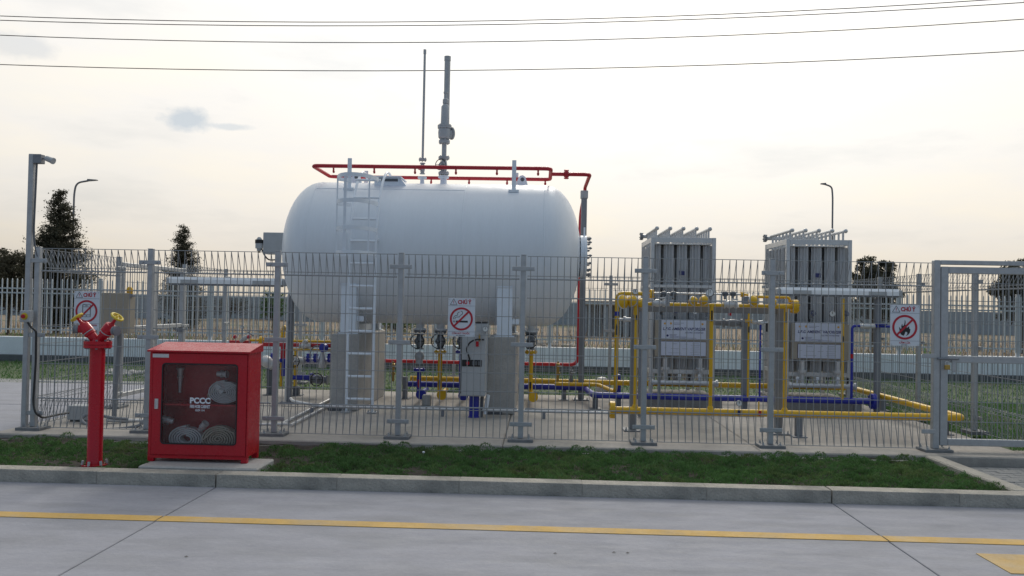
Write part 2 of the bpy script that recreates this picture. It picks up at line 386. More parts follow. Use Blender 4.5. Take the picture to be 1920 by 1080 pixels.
# planted strip: soil with a mat of short grass
def soil():
    nx, ny = 260, 36; xs = np.linspace(-24, 3.765, nx+1); ys = np.linspace(6.74, 8.29, ny+1)
    vs = []
    for yy in ys:
        for xx in xs:
            h = .055+.018*math.sin(xx*3.1+yy*2)*math.sin(yy*5-xx)+.02*(rng.random()-.5)
            vs.append((xx, yy, h))
    fs = [(j*(nx+1)+i, j*(nx+1)+i+1, (j+1)*(nx+1)+i+1, (j+1)*(nx+1)+i) for j in range(ny) for i in range(nx)]
    o = MB().add(vs, fs).build('planting_strip', M_SOIL, None, 60); o['kind'] = 'structure'
soil()
def blades(name, xs, ys, z0, h, w, m, lean=.8, label=None):
    n = len(xs); an = rng.random(n)*2*np.pi; hh = h*(.5+rng.random(n)); ww = w*(.6+.8*rng.random(n))
    la = rng.random(n)*2*np.pi; ll = lean*hh*(.2+rng.random(n))
    v = np.zeros((n, 3, 3))
    v[:, 0] = np.stack([xs-np.cos(an)*ww/2, ys-np.sin(an)*ww/2, z0], 1)
    v[:, 1] = np.stack([xs+np.cos(an)*ww/2, ys+np.sin(an)*ww/2, z0], 1)
    v[:, 2] = np.stack([xs+np.cos(la)*ll, ys+np.sin(la)*ll, z0+hh], 1)
    me = bpy.data.meshes.new(name); me.vertices.add(3*n); me.vertices.foreach_set('co', v.reshape(-1))
    me.loops.add(3*n); me.loops.foreach_set('vertex_index', np.arange(3*n, dtype=np.int32))
    me.polygons.add(n); me.polygons.foreach_set('loop_start', np.arange(0, 3*n, 3, dtype=np.int32)); me.polygons.foreach_set('loop_total', np.full(n, 3, dtype=np.int32))
    me.update(); me.materials.append(m)
    o = bpy.data.objects.new(name, me); COL.objects.link(o); return tag(o, label, 'grass', kind='stuff')
def clumps(n, x0, x1, y0, y1, per, rad, dens=None):
    cx_ = x0+rng.random(n)*(x1-x0); cy_ = y0+rng.random(n)*(y1-y0)
    if dens is not None: k = rng.random(n) < dens(cx_, cy_); cx_, cy_ = cx_[k], cy_[k]
    s = .6+.9*rng.random(len(cx_))
    X = np.repeat(cx_, per); Y = np.repeat(cy_, per); S = np.repeat(s, per)
    a = rng.random(len(X))*2*np.pi; r = rad*S*np.sqrt(rng.random(len(X)))
    dome = (1-(r/(rad*S))**2)*.062*S
    return X+np.cos(a)*r, Y+np.sin(a)*r, dome
def dens(x, y):
    d = .80+.30*np.sin(x*2.3+1)*np.sin(y*4.1+x)+.25*np.sin(x*6.1)*np.sin(y*7.7+2)
    return np.clip(d+.2, .62, 1)*np.where(x < -2.1, .58, 1.0)
def cushions():
    X, Y, D = [], [], []
    sp = .105
    for iy in range(int(1.44/sp)+1):
        for ix in range(int(11.3/sp)+1):
            cx_ = -7.5+(ix+.5*(iy % 2))*sp+rng.normal()*.035; cy_ = 6.80+iy*sp*.98+rng.normal()*.03
            if rng.random() > dens(np.array([cx_]), np.array([cy_]))[0]*1.15: continue
            s = .55+.75*rng.random(); n_ = int(230*s); a = rng.random(n_)*2*np.pi; u = np.sqrt(rng.random(n_))
            ex, ey = .088*s*(.9+.5*rng.random()), .066*s; ln = 1+.22*np.sin(3*a+rng.random()*6)
            X.append(cx_+np.cos(a)*u*ex*ln); Y.append(cy_+np.sin(a)*u*ey*ln); D.append((1-u**2.2)*.070*s*(.6+.8*rng.random()))
    return np.concatenate(X), np.concatenate(Y), np.concatenate(D)
gx, gy, gd = cushions()
gk = (gy > 6.755) & (gx < 3.755) & (gy < 8.2)
gk &= ~((gx > -3.27) & (gx < -2.27) & (gy < 7.33))
gx, gy, gd = gx[gk], gy[gk], gd[gk]
blades('strip_grass', gx, gy, .032+gd, .016, .008, M_BLADE, 1.1, 'short clumped green grass in the strip behind the kerb')
k = 26000; gx = rng.random(k)*40-20; gy = 13.32+rng.random(k)*4.9
blades('lawn_grass', gx, gy, np.full(k, .03), .05, .02, M_BLADE, .9, 'thin lawn growing between the yard and the white wall')
k = 26000; gx = 5.1+rng.random(k)*6; gy = 8.8+rng.random(k)*5
blades('lawn_grass', gx, gy, np.full(k, .03), .045, .016, M_BLADE, .9, 'lawn growing to the right of the tank yard pad')
# litter on the strip and road
for i, p in enumerate([(0.117, 5.06, 0.002), (0.475, 5.116, 0.002), (0.558, 5.113, 0.002), (-2.027, 4.791, 0.002)]):
    mb = MB().add([(p[0]-.014, p[1], p[2]), (p[0], p[1]-.006, .005), (p[0]+.014, p[1]+.003, .003), (p[0], p[1]+.006, .007)], [(0, 1, 2), (0, 2, 3), (0, 3, 1), (1, 3, 2)])
    one(mb, 'dead_leaf', M_SOIL, 'small dark curled leaf on the road, %s of four from the left' % ('second', 'third', 'last', 'first')[i], 'leaf', p, 'leaves on the road')
one(MB().sph((-1.077, 7.855, 0.09), .014, sz=.8, n=8, m=5), 'pebble', M_SIGN, 'small white pebble lying in the grass strip', 'pebble', (-1.077, 7.855, 0.09))

# ------------------------------------------------------------------ boundary wall and white picket fence
WY = 18.3
wall = thing('boundary_wall', (0, WY, 0), 'long low white wall with dark grey base behind the yard', 'wall')
MB().box((-40, WY, .17), (40, WY+.2, .575), .01).build('wall_panel', M_WALL, wall)
MB().box((-40, WY-.03, -.1), (40, WY+.23, .168), .008).build('wall_base', M_PLINTH, wall)
PW = 2.53; pk = MB().box((-.011, -.011, .60), (.011, .011, 1.86)).add([], []).mesh('picket'); pk.materials.append(M_PICKET)
pk = MB().prism([(-.0105, -.0105, .66), (.0105, -.0105, .66), (.0105, -.0105, 1.85), (0, -.0105, 1.885), (-.0105, -.0105, 1.85)], (0, .024, 0)).mesh('picket', smooth=0); pk.materials.append(M_PICKET)
x = -14.96; idx = 0
ordn = ['first', 'second', 'third', 'fourth', 'fifth', 'sixth', 'seventh', 'eighth', 'ninth', 'tenth', 'eleventh', 'twelfth']
while x < 14.5:
    po = thing('fence_post', (x, WY+.1, .57), 'pale square post of the picket fence, %s from the left' % ordn[min(idx, 11)], 'fence post', 'picket fence posts')
    MB().box((x-.035, WY+.065, .57), (x+.035, WY+.135, 1.90), .006).build('post_tube', M_PICKET, po)
    MB().box((x-.042, WY+.058, 1.90), (x+.042, WY+.142, 1.915), .004).build('post_cap', M_PICKET, po)
    pn = thing('picket_panel', (x+PW/2, WY+.1, .6), 'white picket fence panel on the boundary wall, %s from the left' % ordn[min(idx, 11)], 'fence', 'picket fence panels')
    for z in (.74, 1.56, 1.66): MB().box((x+.037, WY+.088, z-.016), (x+PW-.037, WY+.112, z+.016), .003).build('rail', M_PICKET, pn)
    n = 22
    for i in range(n): inst('picket', pk, pn, (x+(i+.5)*PW/n, WY+.074, 0))
    x += PW; idx += 1

# ------------------------------------------------------------------ land beyond
fw = thing('far_wall', (0, 62, 0), 'long dark grey wall far across the field', 'wall')
MB().box((-70, 62, -.3), (9, 62.4, 1.66), .02).build('wall_panel', M_FARWALL, fw)
MB().box((13, 62.1, -.3), (70, 62.5, 1.60), .02).build('wall_panel', M_FARWALL, fw)
n = 9000; dx = rng.random(n)*76-38; dy = 19.2+rng.random(n)**1.6*22
blades('dry_grass', dx, dy, np.full(n, -.05), .55, .03, M_DRY, .5, 'tall dry brown grass in the field behind the picket fence')
n = 5000; dx = rng.random(n)*50-25; dy = 18.6+rng.random(n)*1.2
blades('weeds', dx, dy, np.full(n, -.02), .62*(.5+.5*np.sin(dx*.9)**2), .05, M_BLADE, .7, 'green weeds growing along the back of the white wall')
# shed frame and rubble seen between pickets
sh = thing('open_shed', (4.5, 40, 0), 'low open concrete shed with pale flat roof across the field', 'shed')
MB().box((1.9, 39, 1.55), (7.2, 42, 1.75), .02).build('roof', M_STONE, sh)
for k in range(6): MB().box((2.0+k*.98, 39.1, -.2), (2.2+k*.98, 39.35, 1.55), .01).build('column', M_FARWALL, sh)
MB().box((2.0, 41.6, -.2), (7.1, 41.8, 1.55)).build('back_wall', M_FARWALL, sh)
def rock(c, r):
    bm = bmesh.new(); bmesh.ops.create_icosphere(bm, subdivisions=1, radius=1)
    mb = MB().add([(c[0]+v.co.x*r*random.uniform(.8, 1.3), c[1]+v.co.y*r*random.uniform(.6, 1.1), c[2]+v.co.z*r*random.uniform(.5, .9)) for v in bm.verts], [tuple(q.index for q in f.verts) for f in bm.faces]); bm.free(); return mb
rb = MB()
for i in range(70):
    a = random.gauss(0, 1); q = rock((.1+a*1.3, 27+random.uniform(-.8, .8), max(0, .30-abs(a)*.12)*random.random()), random.uniform(.08, .22)); rb.add(q.v, q.f)
o = rb.build('rubble', M_STONE, None, 0); tag(o, 'heap of pale broken stones in the field under the tank', 'rubble', kind='stuff')
rb = MB()
for i in range(30):
    a = random.gauss(0, 1); q = rock((-7.6+a*.7, 15.6+random.uniform(-.4, .4), .05), random.uniform(.03, .12)); rb.add(q.v, q.f)
o = rb.build('rubble', M_PED, None, 0); tag(o, 'small pile of grey stones on the lawn behind the side gate', 'rubble', kind='stuff')

# trees
def leaf_mesh(pts, size, name, m, parent):
    n = len(pts); pts = np.array(pts); A_ = rng.normal(size=(n, 3)); B_ = rng.normal(size=(n, 3))
    A_ /= np.linalg.norm(A_, axis=1)[:, None]; B_ /= np.linalg.norm(B_, axis=1)[:, None]
    s = size*(.5+rng.random(n))[:, None]; v = np.stack([pts, pts+A_*s, pts+B_*s*.8], 1).reshape(-1, 3)
    o_ = np.array(root_loc(parent)); v -= o_
    me = bpy.data.meshes.new(name); me.vertices.add(3*n); me.vertices.foreach_set('co', v.reshape(-1))
    me.loops.add(3*n); me.loops.foreach_set('vertex_index', np.arange(3*n, dtype=np.int32))
    me.polygons.add(n); me.polygons.foreach_set('loop_start', np.arange(0, 3*n, 3, dtype=np.int32)); me.polygons.foreach_set('loop_total', np.full(n, 3, dtype=np.int32))
    me.update(); me.materials.append(m); o = bpy.data.objects.new(name, me); COL.objects.link(o); o.parent = parent; return o
def conifer(x, y, h, rad, label, nleaf=26000, low=.06, m=None):
    t = thing('conifer_tree', (x, y, -.05), label, 'tree')
    MB().rev((x, y, -.1), (0, 0, 1), [(0, h*.026), (h*.5, h*.016), (h*.98, h*.003)], 9).build('trunk', M_BARK, t)
    lb = MB(); pts = []; z = h*low; nb = 0
    branches = []
    while z < h*.985:
        f = (z/h-low)/(1-low); rr = rad*(1-f)**.82*(1 if f > .12 else .75+2*f)+.10
        for k in range(int(7 if f < .8 else 5)):
            a = random.random()*2*math.pi; l = rr*random.uniform(.55, 1.12); branches.append((z+random.uniform(-.05, .05)*h*.3, a, l))
        z += h*.034*(1-.45*f)
    tot = sum(b[2]**1.4 for b in branches)
    for z, a, l in branches:
        e = (x+math.cos(a)*l, y+math.sin(a)*l, z+l*.30); lb.tube([(x, y, z), ((x+e[0])/2, (y+e[1])/2, z+l*.06), e], .012*h/5, 4)
        k = int(nleaf*l**1.4/tot)+3
        u = rng.random(k)**.7; sp = .05+.10*l*u
        P_ = np.stack([x+math.cos(a)*l*u, y+math.sin(a)*l*u, z+l*(.30*u*u)], 1)+rng.normal(size=(k, 3))*np.stack([sp, sp, sp*.55], 1); pts.append(P_)
    lb.build('limbs', M_BARK, t); leaf_mesh(np.concatenate(pts), .062*h/5.5, 'crown', m or M_LEAF_D, t); return t
def broadleaf(x, y, h, rad, label, nleaf=34000, m=None, zc=.55):
    t = thing('leafy_tree', (x, y, -.05), label, 'tree')
    MB().tube([(x, y, -.1), (x+.05*rad, y, h*.25), (x-.05*rad, y, h*.5), (x, y, h*.8)], h*.018, 8).build('trunk', M_BARK, t)
    lb = MB(); pts = []
    NC = 130
    for k in range(NC):
        a = random.random()*2*math.pi; el = math.asin(random.uniform(-.75, 1.0)); d = random.uniform(.15, 1.0)**.6
        c_ = Vector((x+math.cos(a)*d*math.cos(el)*rad*.88, y+math.sin(a)*d*math.cos(el)*rad*.88, h*zc+math.sin(el)*d*h*(.90-zc)))
        lb.tube([(x, y, h*random.uniform(.25, .6)), ((x+c_.x)/2, (y+c_.y)/2, c_.z*.8), c_], h*.006, 4)
        r_ = rad*random.uniform(.12, .26); n_ = nleaf//NC
        q = rng.normal(size=(n_, 3)); q /= np.linalg.norm(q, axis=1)[:, None]; q *= (rng.random(n_)**.45)[:, None]*r_*np.array([1.1, 1.1, .7]); pts.append(q+np.array(c_))
    lb.build('limbs', M_BARK, t); leaf_mesh(np.concatenate(pts), .085*h/4.5, 'crown', m or M_LEAF_M, t); return t
conifer(-18.91, 32, 5.75, 1.55, 'tall dark conifer at left behind the fence, taller of the two', 60000)
conifer(-14.838, 34, 4.55, 1.05, 'shorter dark conifer between the left gate and the tank', 42000)
broadleaf(-19.62, 30, 3.55, 1.4, 'bushy olive tree at the far left edge')
broadleaf(12.213, 31, 3.95, 1.05, 'round leafy tree right of the second vaporizer', 32000, M_LEAF_D)
broadleaf(17.551, 31, 3.95, 1.05, 'dark leafy tree at the right edge behind the gate', 32000, M_LEAF_D)
broadleaf(-11.678, 36, 2.3, .65, 'small leafy shrub behind the left end of the tank', 9000, M_BLADE)
broadleaf(-5.165, 30, 1.6, .8, 'low green shrub beyond the fence under the tank', 8000, M_BLADE, .5)
broadleaf(-21.9, 58, 2.0, 2.4, 'low dark trees in front of the far wall left of the tank', 9000, M_LEAF_D, .5)

# street lamps
def street_lamp(x, y, h, sgn, label):
    t = thing('street_lamp', (x, y, 0), label, 'street lamp')
    MB().tube([(x, y, -.1), (x, y, h-.7), (x+sgn*.10, y, h-.12), (x+sgn*.75, y, h)], .05, 8, bend=.35).build('pole', M_GREY, t)
    MB().prism([(x+sgn*.70, y-.09, h-.03), (x+sgn*1.25, y-.09, h+.02), (x+sgn*1.25, y-.09, h+.06), (x+sgn*.75, y-.09, h+.09)], (0, .18, 0)).build('lamp_head', M_GREY, t)
street_lamp(-25.266, 44, 7.759, 1, 'curved street lamp rising behind the tall conifer')
street_lamp(16.581, 48, 8.688, -.55, 'thin street lamp rising behind the second vaporizer')

# overhead wires
def cable(p0, pm, p1, label):
    def lag(t): 
        return [p0[i]*(t-.5)*(t-1)*2-4*pm[i]*t*(t-1)+p1[i]*2*t*(t-.5) for i in range(3)]
    a = np.array([[q[0]**2, q[0], 1] for q in (p0, pm, p1)]); kf = np.linalg.solve(a, np.array([q[2] for q in (p0, pm, p1)]))
    pts = [(X, 25, float(kf[0]*X*X+kf[1]*X+kf[2])) for X in np.linspace(-40, 40, 40)]
    one(MB().tube(pts, .0125, 6), 'overhead_cable', M_CABLE, label, 'cable', (0, 25, 9), 'overhead power cables')
cable((-16.855, 25, 10.128), (-2.627, 25, 10.059), (13.09, 25, 10.804), 'topmost of the four overhead cables against the sky')
cable((-16.85, 25, 9.995), (-2.625, 25, 9.945), (13.867, 25, 10.713), 'second overhead cable, close under the topmost one')
cable((-16.836, 25, 9.53), (-2.614, 25, 9.424), (14.18, 25, 10.237), 'third overhead cable from the top')
cable((-16.807, 25, 8.618), (-2.597, 25, 8.562), (14.186, 25, 9.299), 'lowest of the four overhead cables')

# ================================================================== yard fence
FY, BYK, XL, XR = 8.58, 14.0, -5.36, 5.1
ZT, ZB = 2.0, .125
WR = .0039
def vpath(s=1): return [(0, .0, .43), (0, .075*s, .415), (0, .085*s, .39), (0, 0, ZB), (0, 0, ZT), (0, .09*s, 1.80), (0, .08*s, 1.775), (0, 0, 1.765)]
HZ = [ZB, .43, .60, .79, .985, 1.18, 1.375, 1.57, 1.765, ZT]
HB = [(.085, .39), (.09, 1.80)]
VW = MB().tube(vpath(), WR, 5).mesh('vertical_wire', smooth=60); VW.materials.append(M_WIRE)
HC = {}
def hwire(w):
    k = round(w, 3)
    if k not in HC: HC[k] = MB().cyl((-w/2, 0, 0), (w/2, 0, 0), WR, 5).mesh('horizontal_wire', smooth=60); HC[k].materials.append(M_WIRE)
    return HC[k]
def panel(p0, p1, label, single, step=.0705, group='mesh panels of the yard fence', inward=1):
    p0 = Vector((p0[0], p0[1], 0)); p1 = Vector((p1[0], p1[1], 0)); d = p1-p0; w = d.length; c_ = (p0+p1)/2; az = math.atan2(d.y, d.x)
    t = thing('mesh_panel', (c_.x, c_.y, 0), label, 'fence', group); t.rotation_euler = (0, 0, az)
    n = int(round(w/step)); xs = [(-w/2)+(i+.5)*w/n for i in range(n)]
    if single:
        for x in xs:
            o = bpy.data.objects.new('vertical_wire', VW); COL.objects.link(o); o.parent = t; o.location = (x, random.uniform(-.001, .001), 0); o.rotation_euler = (0, random.uniform(-.0015, .0015), random.uniform(-.012, .012))
        for z in HZ:
            o = bpy.data.objects.new('horizontal_wire', hwire(w)); COL.objects.link(o); o.parent = t; o.location = (0, -.006, z)
            if z in (.43, 1.765): o.scale = (1, 1.9, 1.9)
        for y, z in HB:
            o = bpy.data.objects.new('horizontal_wire', hwire(w)); COL.objects.link(o); o.parent = t; o.location = (0, y+.006, z)
    else:
        mb = MB()
        for x in xs: mb.tube([(x, q[1]*inward, q[2]) for q in vpath()], WR, 4)
        for z in HZ: mb.cyl((-w/2, -.006, z), (w/2, -.006, z), WR, 4)
        for y, z in HB: mb.cyl((-w/2, y*inward, z), (w/2, y*inward, z), WR, 4)
        me = mb.mesh('wire_mesh', smooth=60); me.materials.append(M_WIRE)
        o = bpy.data.objects.new('wire_mesh', me); COL.objects.link(o); o.parent = t; o['kind'] = 'stuff'
    return t
PT, PP, PC, PBm = {}, {}, {}, {}
def mesh_of(mb, name, m, smooth=35): me = mb.mesh(name, smooth=smooth); me.materials.append(m); return me
post_tube = mesh_of(MB().box((-.027, -.027, .131), (.027, .027, 2.01), .005), 'post_tube', M_GALV)
post_plate = mesh_of(MB().box((-.13, -.11, .09), (.13, .10, .130), .004), 'base_plate', M_PLATE)
post_bolt = mesh_of(MB().rev((0, 0, 0), (0, 0, 1), [(0, .018), (.004, .018), (.004, .011), (.018, .011), (.018, .006), (.034, .006)], 8), 'bolt', M_GALV)
post_clamp = mesh_of(MB().box((-.115, -.004, -.022), (.115, .004, .022), .003), 'clamp_bar', M_GALV)
clamp_bolt = mesh_of(MB().rev((0, 0, 0), (0, -1, 0), [(0, .014), (.007, .014), (.007, .009), (.012, .009)], 8), 'clamp_bolt', M_GALV)
post_cap = mesh_of(MB().box((-.028, -.028, 2.01), (.028, .028, 2.016), .002), 'post_cap', M_GALV)
def fpost(x, y, label, az=0.0, clamps=True, detail=True, group='posts of the yard fence'):
    t = thing('fence_post', (x, y, 0), label, 'fence post', group); t.rotation_euler = (0, 0, az)
    def sub(n, me, l): 
        o = bpy.data.objects.new(n, me); COL.objects.link(o); o.parent = t; o.location = l; return o
    sub('post_tube', post_tube, (0, 0, 0)); sub('base_plate', post_plate, (0, 0, 0)); sub('post_cap', post_cap, (0, 0, 0))
    if detail:
        for sx in (-1, 1):
            for sy in (-1, 1): sub('bolt', post_bolt, (sx*.085, sy*.065, .130))
    if clamps:
        for z in (.275, 1.09, 1.87):
            cb = sub('clamp_bar', post_clamp, (0, -.032, z))
            if detail:
                for sx in (-1, 1):
                    b = bpy.data.objects.new('clamp_bolt', clamp_bolt); COL.objects.link(b); b.parent = cb; b.location = (sx*.075, -.004, 0)
    return t
FX = [-5.29, -4.084, -2.739, -1.447, -0.179, 1.075, 2.361, 4.017]
plab = ['front fence corner post right beside the tall floodlight pole', 'front fence post partly hidden by the left edge of the red cabinet', 'front fence post just right of the red hose cabinet',
        'front fence post between the ladder and the no smoking sign', 'front fence post just right of the grey control cabinet', 'front fence post in front of the first vaporizer',
        'front fence post left of the second vaporizer sign board', '']
nlab = ['front mesh panel carrying the no phone sign, behind the hydrant', 'front mesh panel behind the red hose cabinet', 'front mesh panel in front of the ladder and left half of tank',
        'front mesh panel carrying the no smoking sign', 'front mesh panel in front of the right end of the tank', 'front mesh panel in front of the first vaporizer board', 'front mesh panel carrying the no fire sign, beside the gate']
for i, x in enumerate(FX[:-1]): fpost(x, FY, plab[i])
for i in range(7): panel((FX[i]+.04, FY), (FX[i+1]-(.04 if i < 6 else .05), FY), nlab[i], True)
# side and back runs
fpost(XL, 10.4, 'left side gate post nearer the road', R(90)); fpost(XL, 12.35, 'left side gate post farther from the road', R(90)); fpost(XL, BYK, 'back left corner post of the mesh fence', R(90))
panel((XL, 8.66), (XL, 10.36), 'left side mesh panel receding behind the hydrant', False, inward=-1); panel((XL, 12.39), (XL, BYK-.04), 'left side mesh panel behind the double gate', False, inward=-1)
bxs = list(np.linspace(XL, XR, 9)); o9 = ['second', 'third', 'fourth', 'fifth', 'sixth', 'seventh', 'eighth', 'ninth', 'tenth']
for i, x in enumerate(bxs[1:-1]): fpost(float(x), BYK, 'back fence post, %s from the left along the lawn' % o9[i], 0, True, False)
for i, (a, b) in enumerate(zip(bxs, bxs[1:])): panel((float(a)+.04, BYK), (float(b)-.04, BYK), 'back mesh panel along the lawn, %s from the left' % (['first']+o9)[i], False)
rys = [8.58, 9.95, 11.4, 12.7, 14.0]; rl = ['right side fence post nearest the gate', 'right side fence post behind the no fire sign', 'right side fence post second from the back corner', 'back right corner post of the mesh fence']
for y, l in zip(rys[1:], rl): fpost(XR, y, l, R(90), True, False)
for i, (a, b) in enumerate(zip(rys, rys[1:])): panel((XR, a+.04), (XR, b-.04), 'right side mesh panel, %s from the front' % ordn[i], False)

# double gate in the left side
def leaf(y0, y1, label):
    t = thing('side_gate_leaf', (XL, y0, .1), label, 'gate', 'leaves of the left side gate')
    for y in (y0+.03, y1-.03): MB().box((XL-.03, y-.03, .22), (XL+.03, y+.03, 1.95), .005).build('stile', M_GALV, t)
    for z in (.25, 1.10, 1.92): MB().box((XL-.027, y0+.062, z-.028), (XL+.027, y1-.062, z+.028), .005).build('rail', M_GALV, t)
    mb = MB()
    for k in range(1, 13):
        y = y0+.06+(y1-y0-.12)*k/13; mb.cyl((XL, y, .25), (XL, y, 1.92), WR, 4)
    for z in (.45, .65, .85, 1.3, 1.5, 1.7): mb.cyl((XL, y0+.05, z), (XL, y1-.05, z), WR, 4)
    mb.build('wire_mesh', M_WIRE, t)['kind'] = 'stuff'
    MB().box((XL-.05, y1-.10, 1.0), (XL+.05, y1-.02, 1.06), .004).build('latch', M_GREY, t)
leaf(10.44, 11.37, 'galvanised side gate leaf nearer the road on the left'); leaf(11.375, 12.31, 'galvanised side gate leaf farther back on the left')

# front gate at right
g0, g1 = FX[7], 5.04
gp = thing('gate_post', (g0, FY, 0), 'broad galvanised gate post beside the no fire sign', 'gate post')
MB().box((g0-.04, FY-.035, .128), (g0+.022, FY+.035, 2.03), .005).build('post_tube', M_GALV, gp)
MB().box((g0-.15, FY-.11, .1), (g0+.13, FY+.11, .128), .004).build('base_plate', M_PLATE, gp)
for sx in (-.115, .1):
    for sy in (-.075, .075): inst('bolt', post_bolt, gp, (g0+sx, FY+sy, .128))
for z in (.30, 1.06): MB().box((g0-.16, FY-.044, z-.022), (g0-.02, FY-.036, z+.022), .003).build('clamp_bar', M_GALV, gp)
gp2 = thing('gate_post', (g1+.1, FY, 0), 'galvanised corner post at the right end of the front gate', 'gate post')
MB().box((g1+.03, FY-.035, .128), (g1+.10, FY+.035, 2.02), .005).build('post_tube', M_GALV, gp2)
MB().box((g1-.06, FY-.11, .1), (g1+.18, FY+.11, .128), .004).build('base_plate', M_PLATE, gp2)
gl = thing('front_gate', (g0+.03, FY, .12), 'galvanised mesh gate with padlock at the right edge', 'gate')
MB().box((g0+.03, FY-.03, .16), (g0+.105, FY+.03, 1.965), .005).build('stile', M_GALV, gl)
MB().box((g1-.06, FY-.03, .16), (g1, FY+.03, 1.965), .005).build('stile', M_GALV, gl)
for z, h in ((.195, .034), (1.03, .034), (1.93, .034)): MB().box((g0+.107, FY-.027, z-h), (g1-.062, FY+.027, z+h), .005).build('rail', M_GALV, gl)
MB().box((g0+.024, FY-.033, 1.985), (g1+.028, FY+.033, 2.03), .005).build('head_bar', M_GALV, gp)
n = 17
for k in range(1, n):
    x = g0+.105+(g1-g0-.165)*k/n
    for a, b in ((.23, .996), (1.064, 1.896)): MB().cyl((x, FY, a), (x, FY, b), WR, 5).build('vertical_wire', M_WIRE, gl)
for z in (.40, .60, .80, 1.22, 1.42, 1.62, 1.80): MB().cyl((g0+.1, FY-.007, z), (g1-.06, FY-.007, z), WR, 5).build('horizontal_wire', M_WIRE, gl)
MB().cyl((g0-.01, FY-.05, 1.035), (g0+.20, FY-.05, 1.035), .011, 8).build('slide_bolt', M_GREY, gl)
MB().box((g0+.135, FY-.045, .90), (g0+.175, FY-.032, 1.03), .004).build('latch_tongue', M_GALV, gl)
lk = thing('padlock', (4.093, 8.51, 0.955), 'brass padlock hanging on the front gate latch', 'padlock')
x, y, z = (4.093, 8.51, 0.955)
MB().box((x-.026, y-.011, z-.027), (x+.026, y+.011, z+.02), .005).build('lock_body', M_BRASS, lk)
MB().tube([(x-.016, y, z+.018), (x-.016, y, z+.055), (x+.016, y, z+.055), (x+.016, y, z+.018)], .0045, 6, bend=.016).build('shackle', M_ALU, lk)

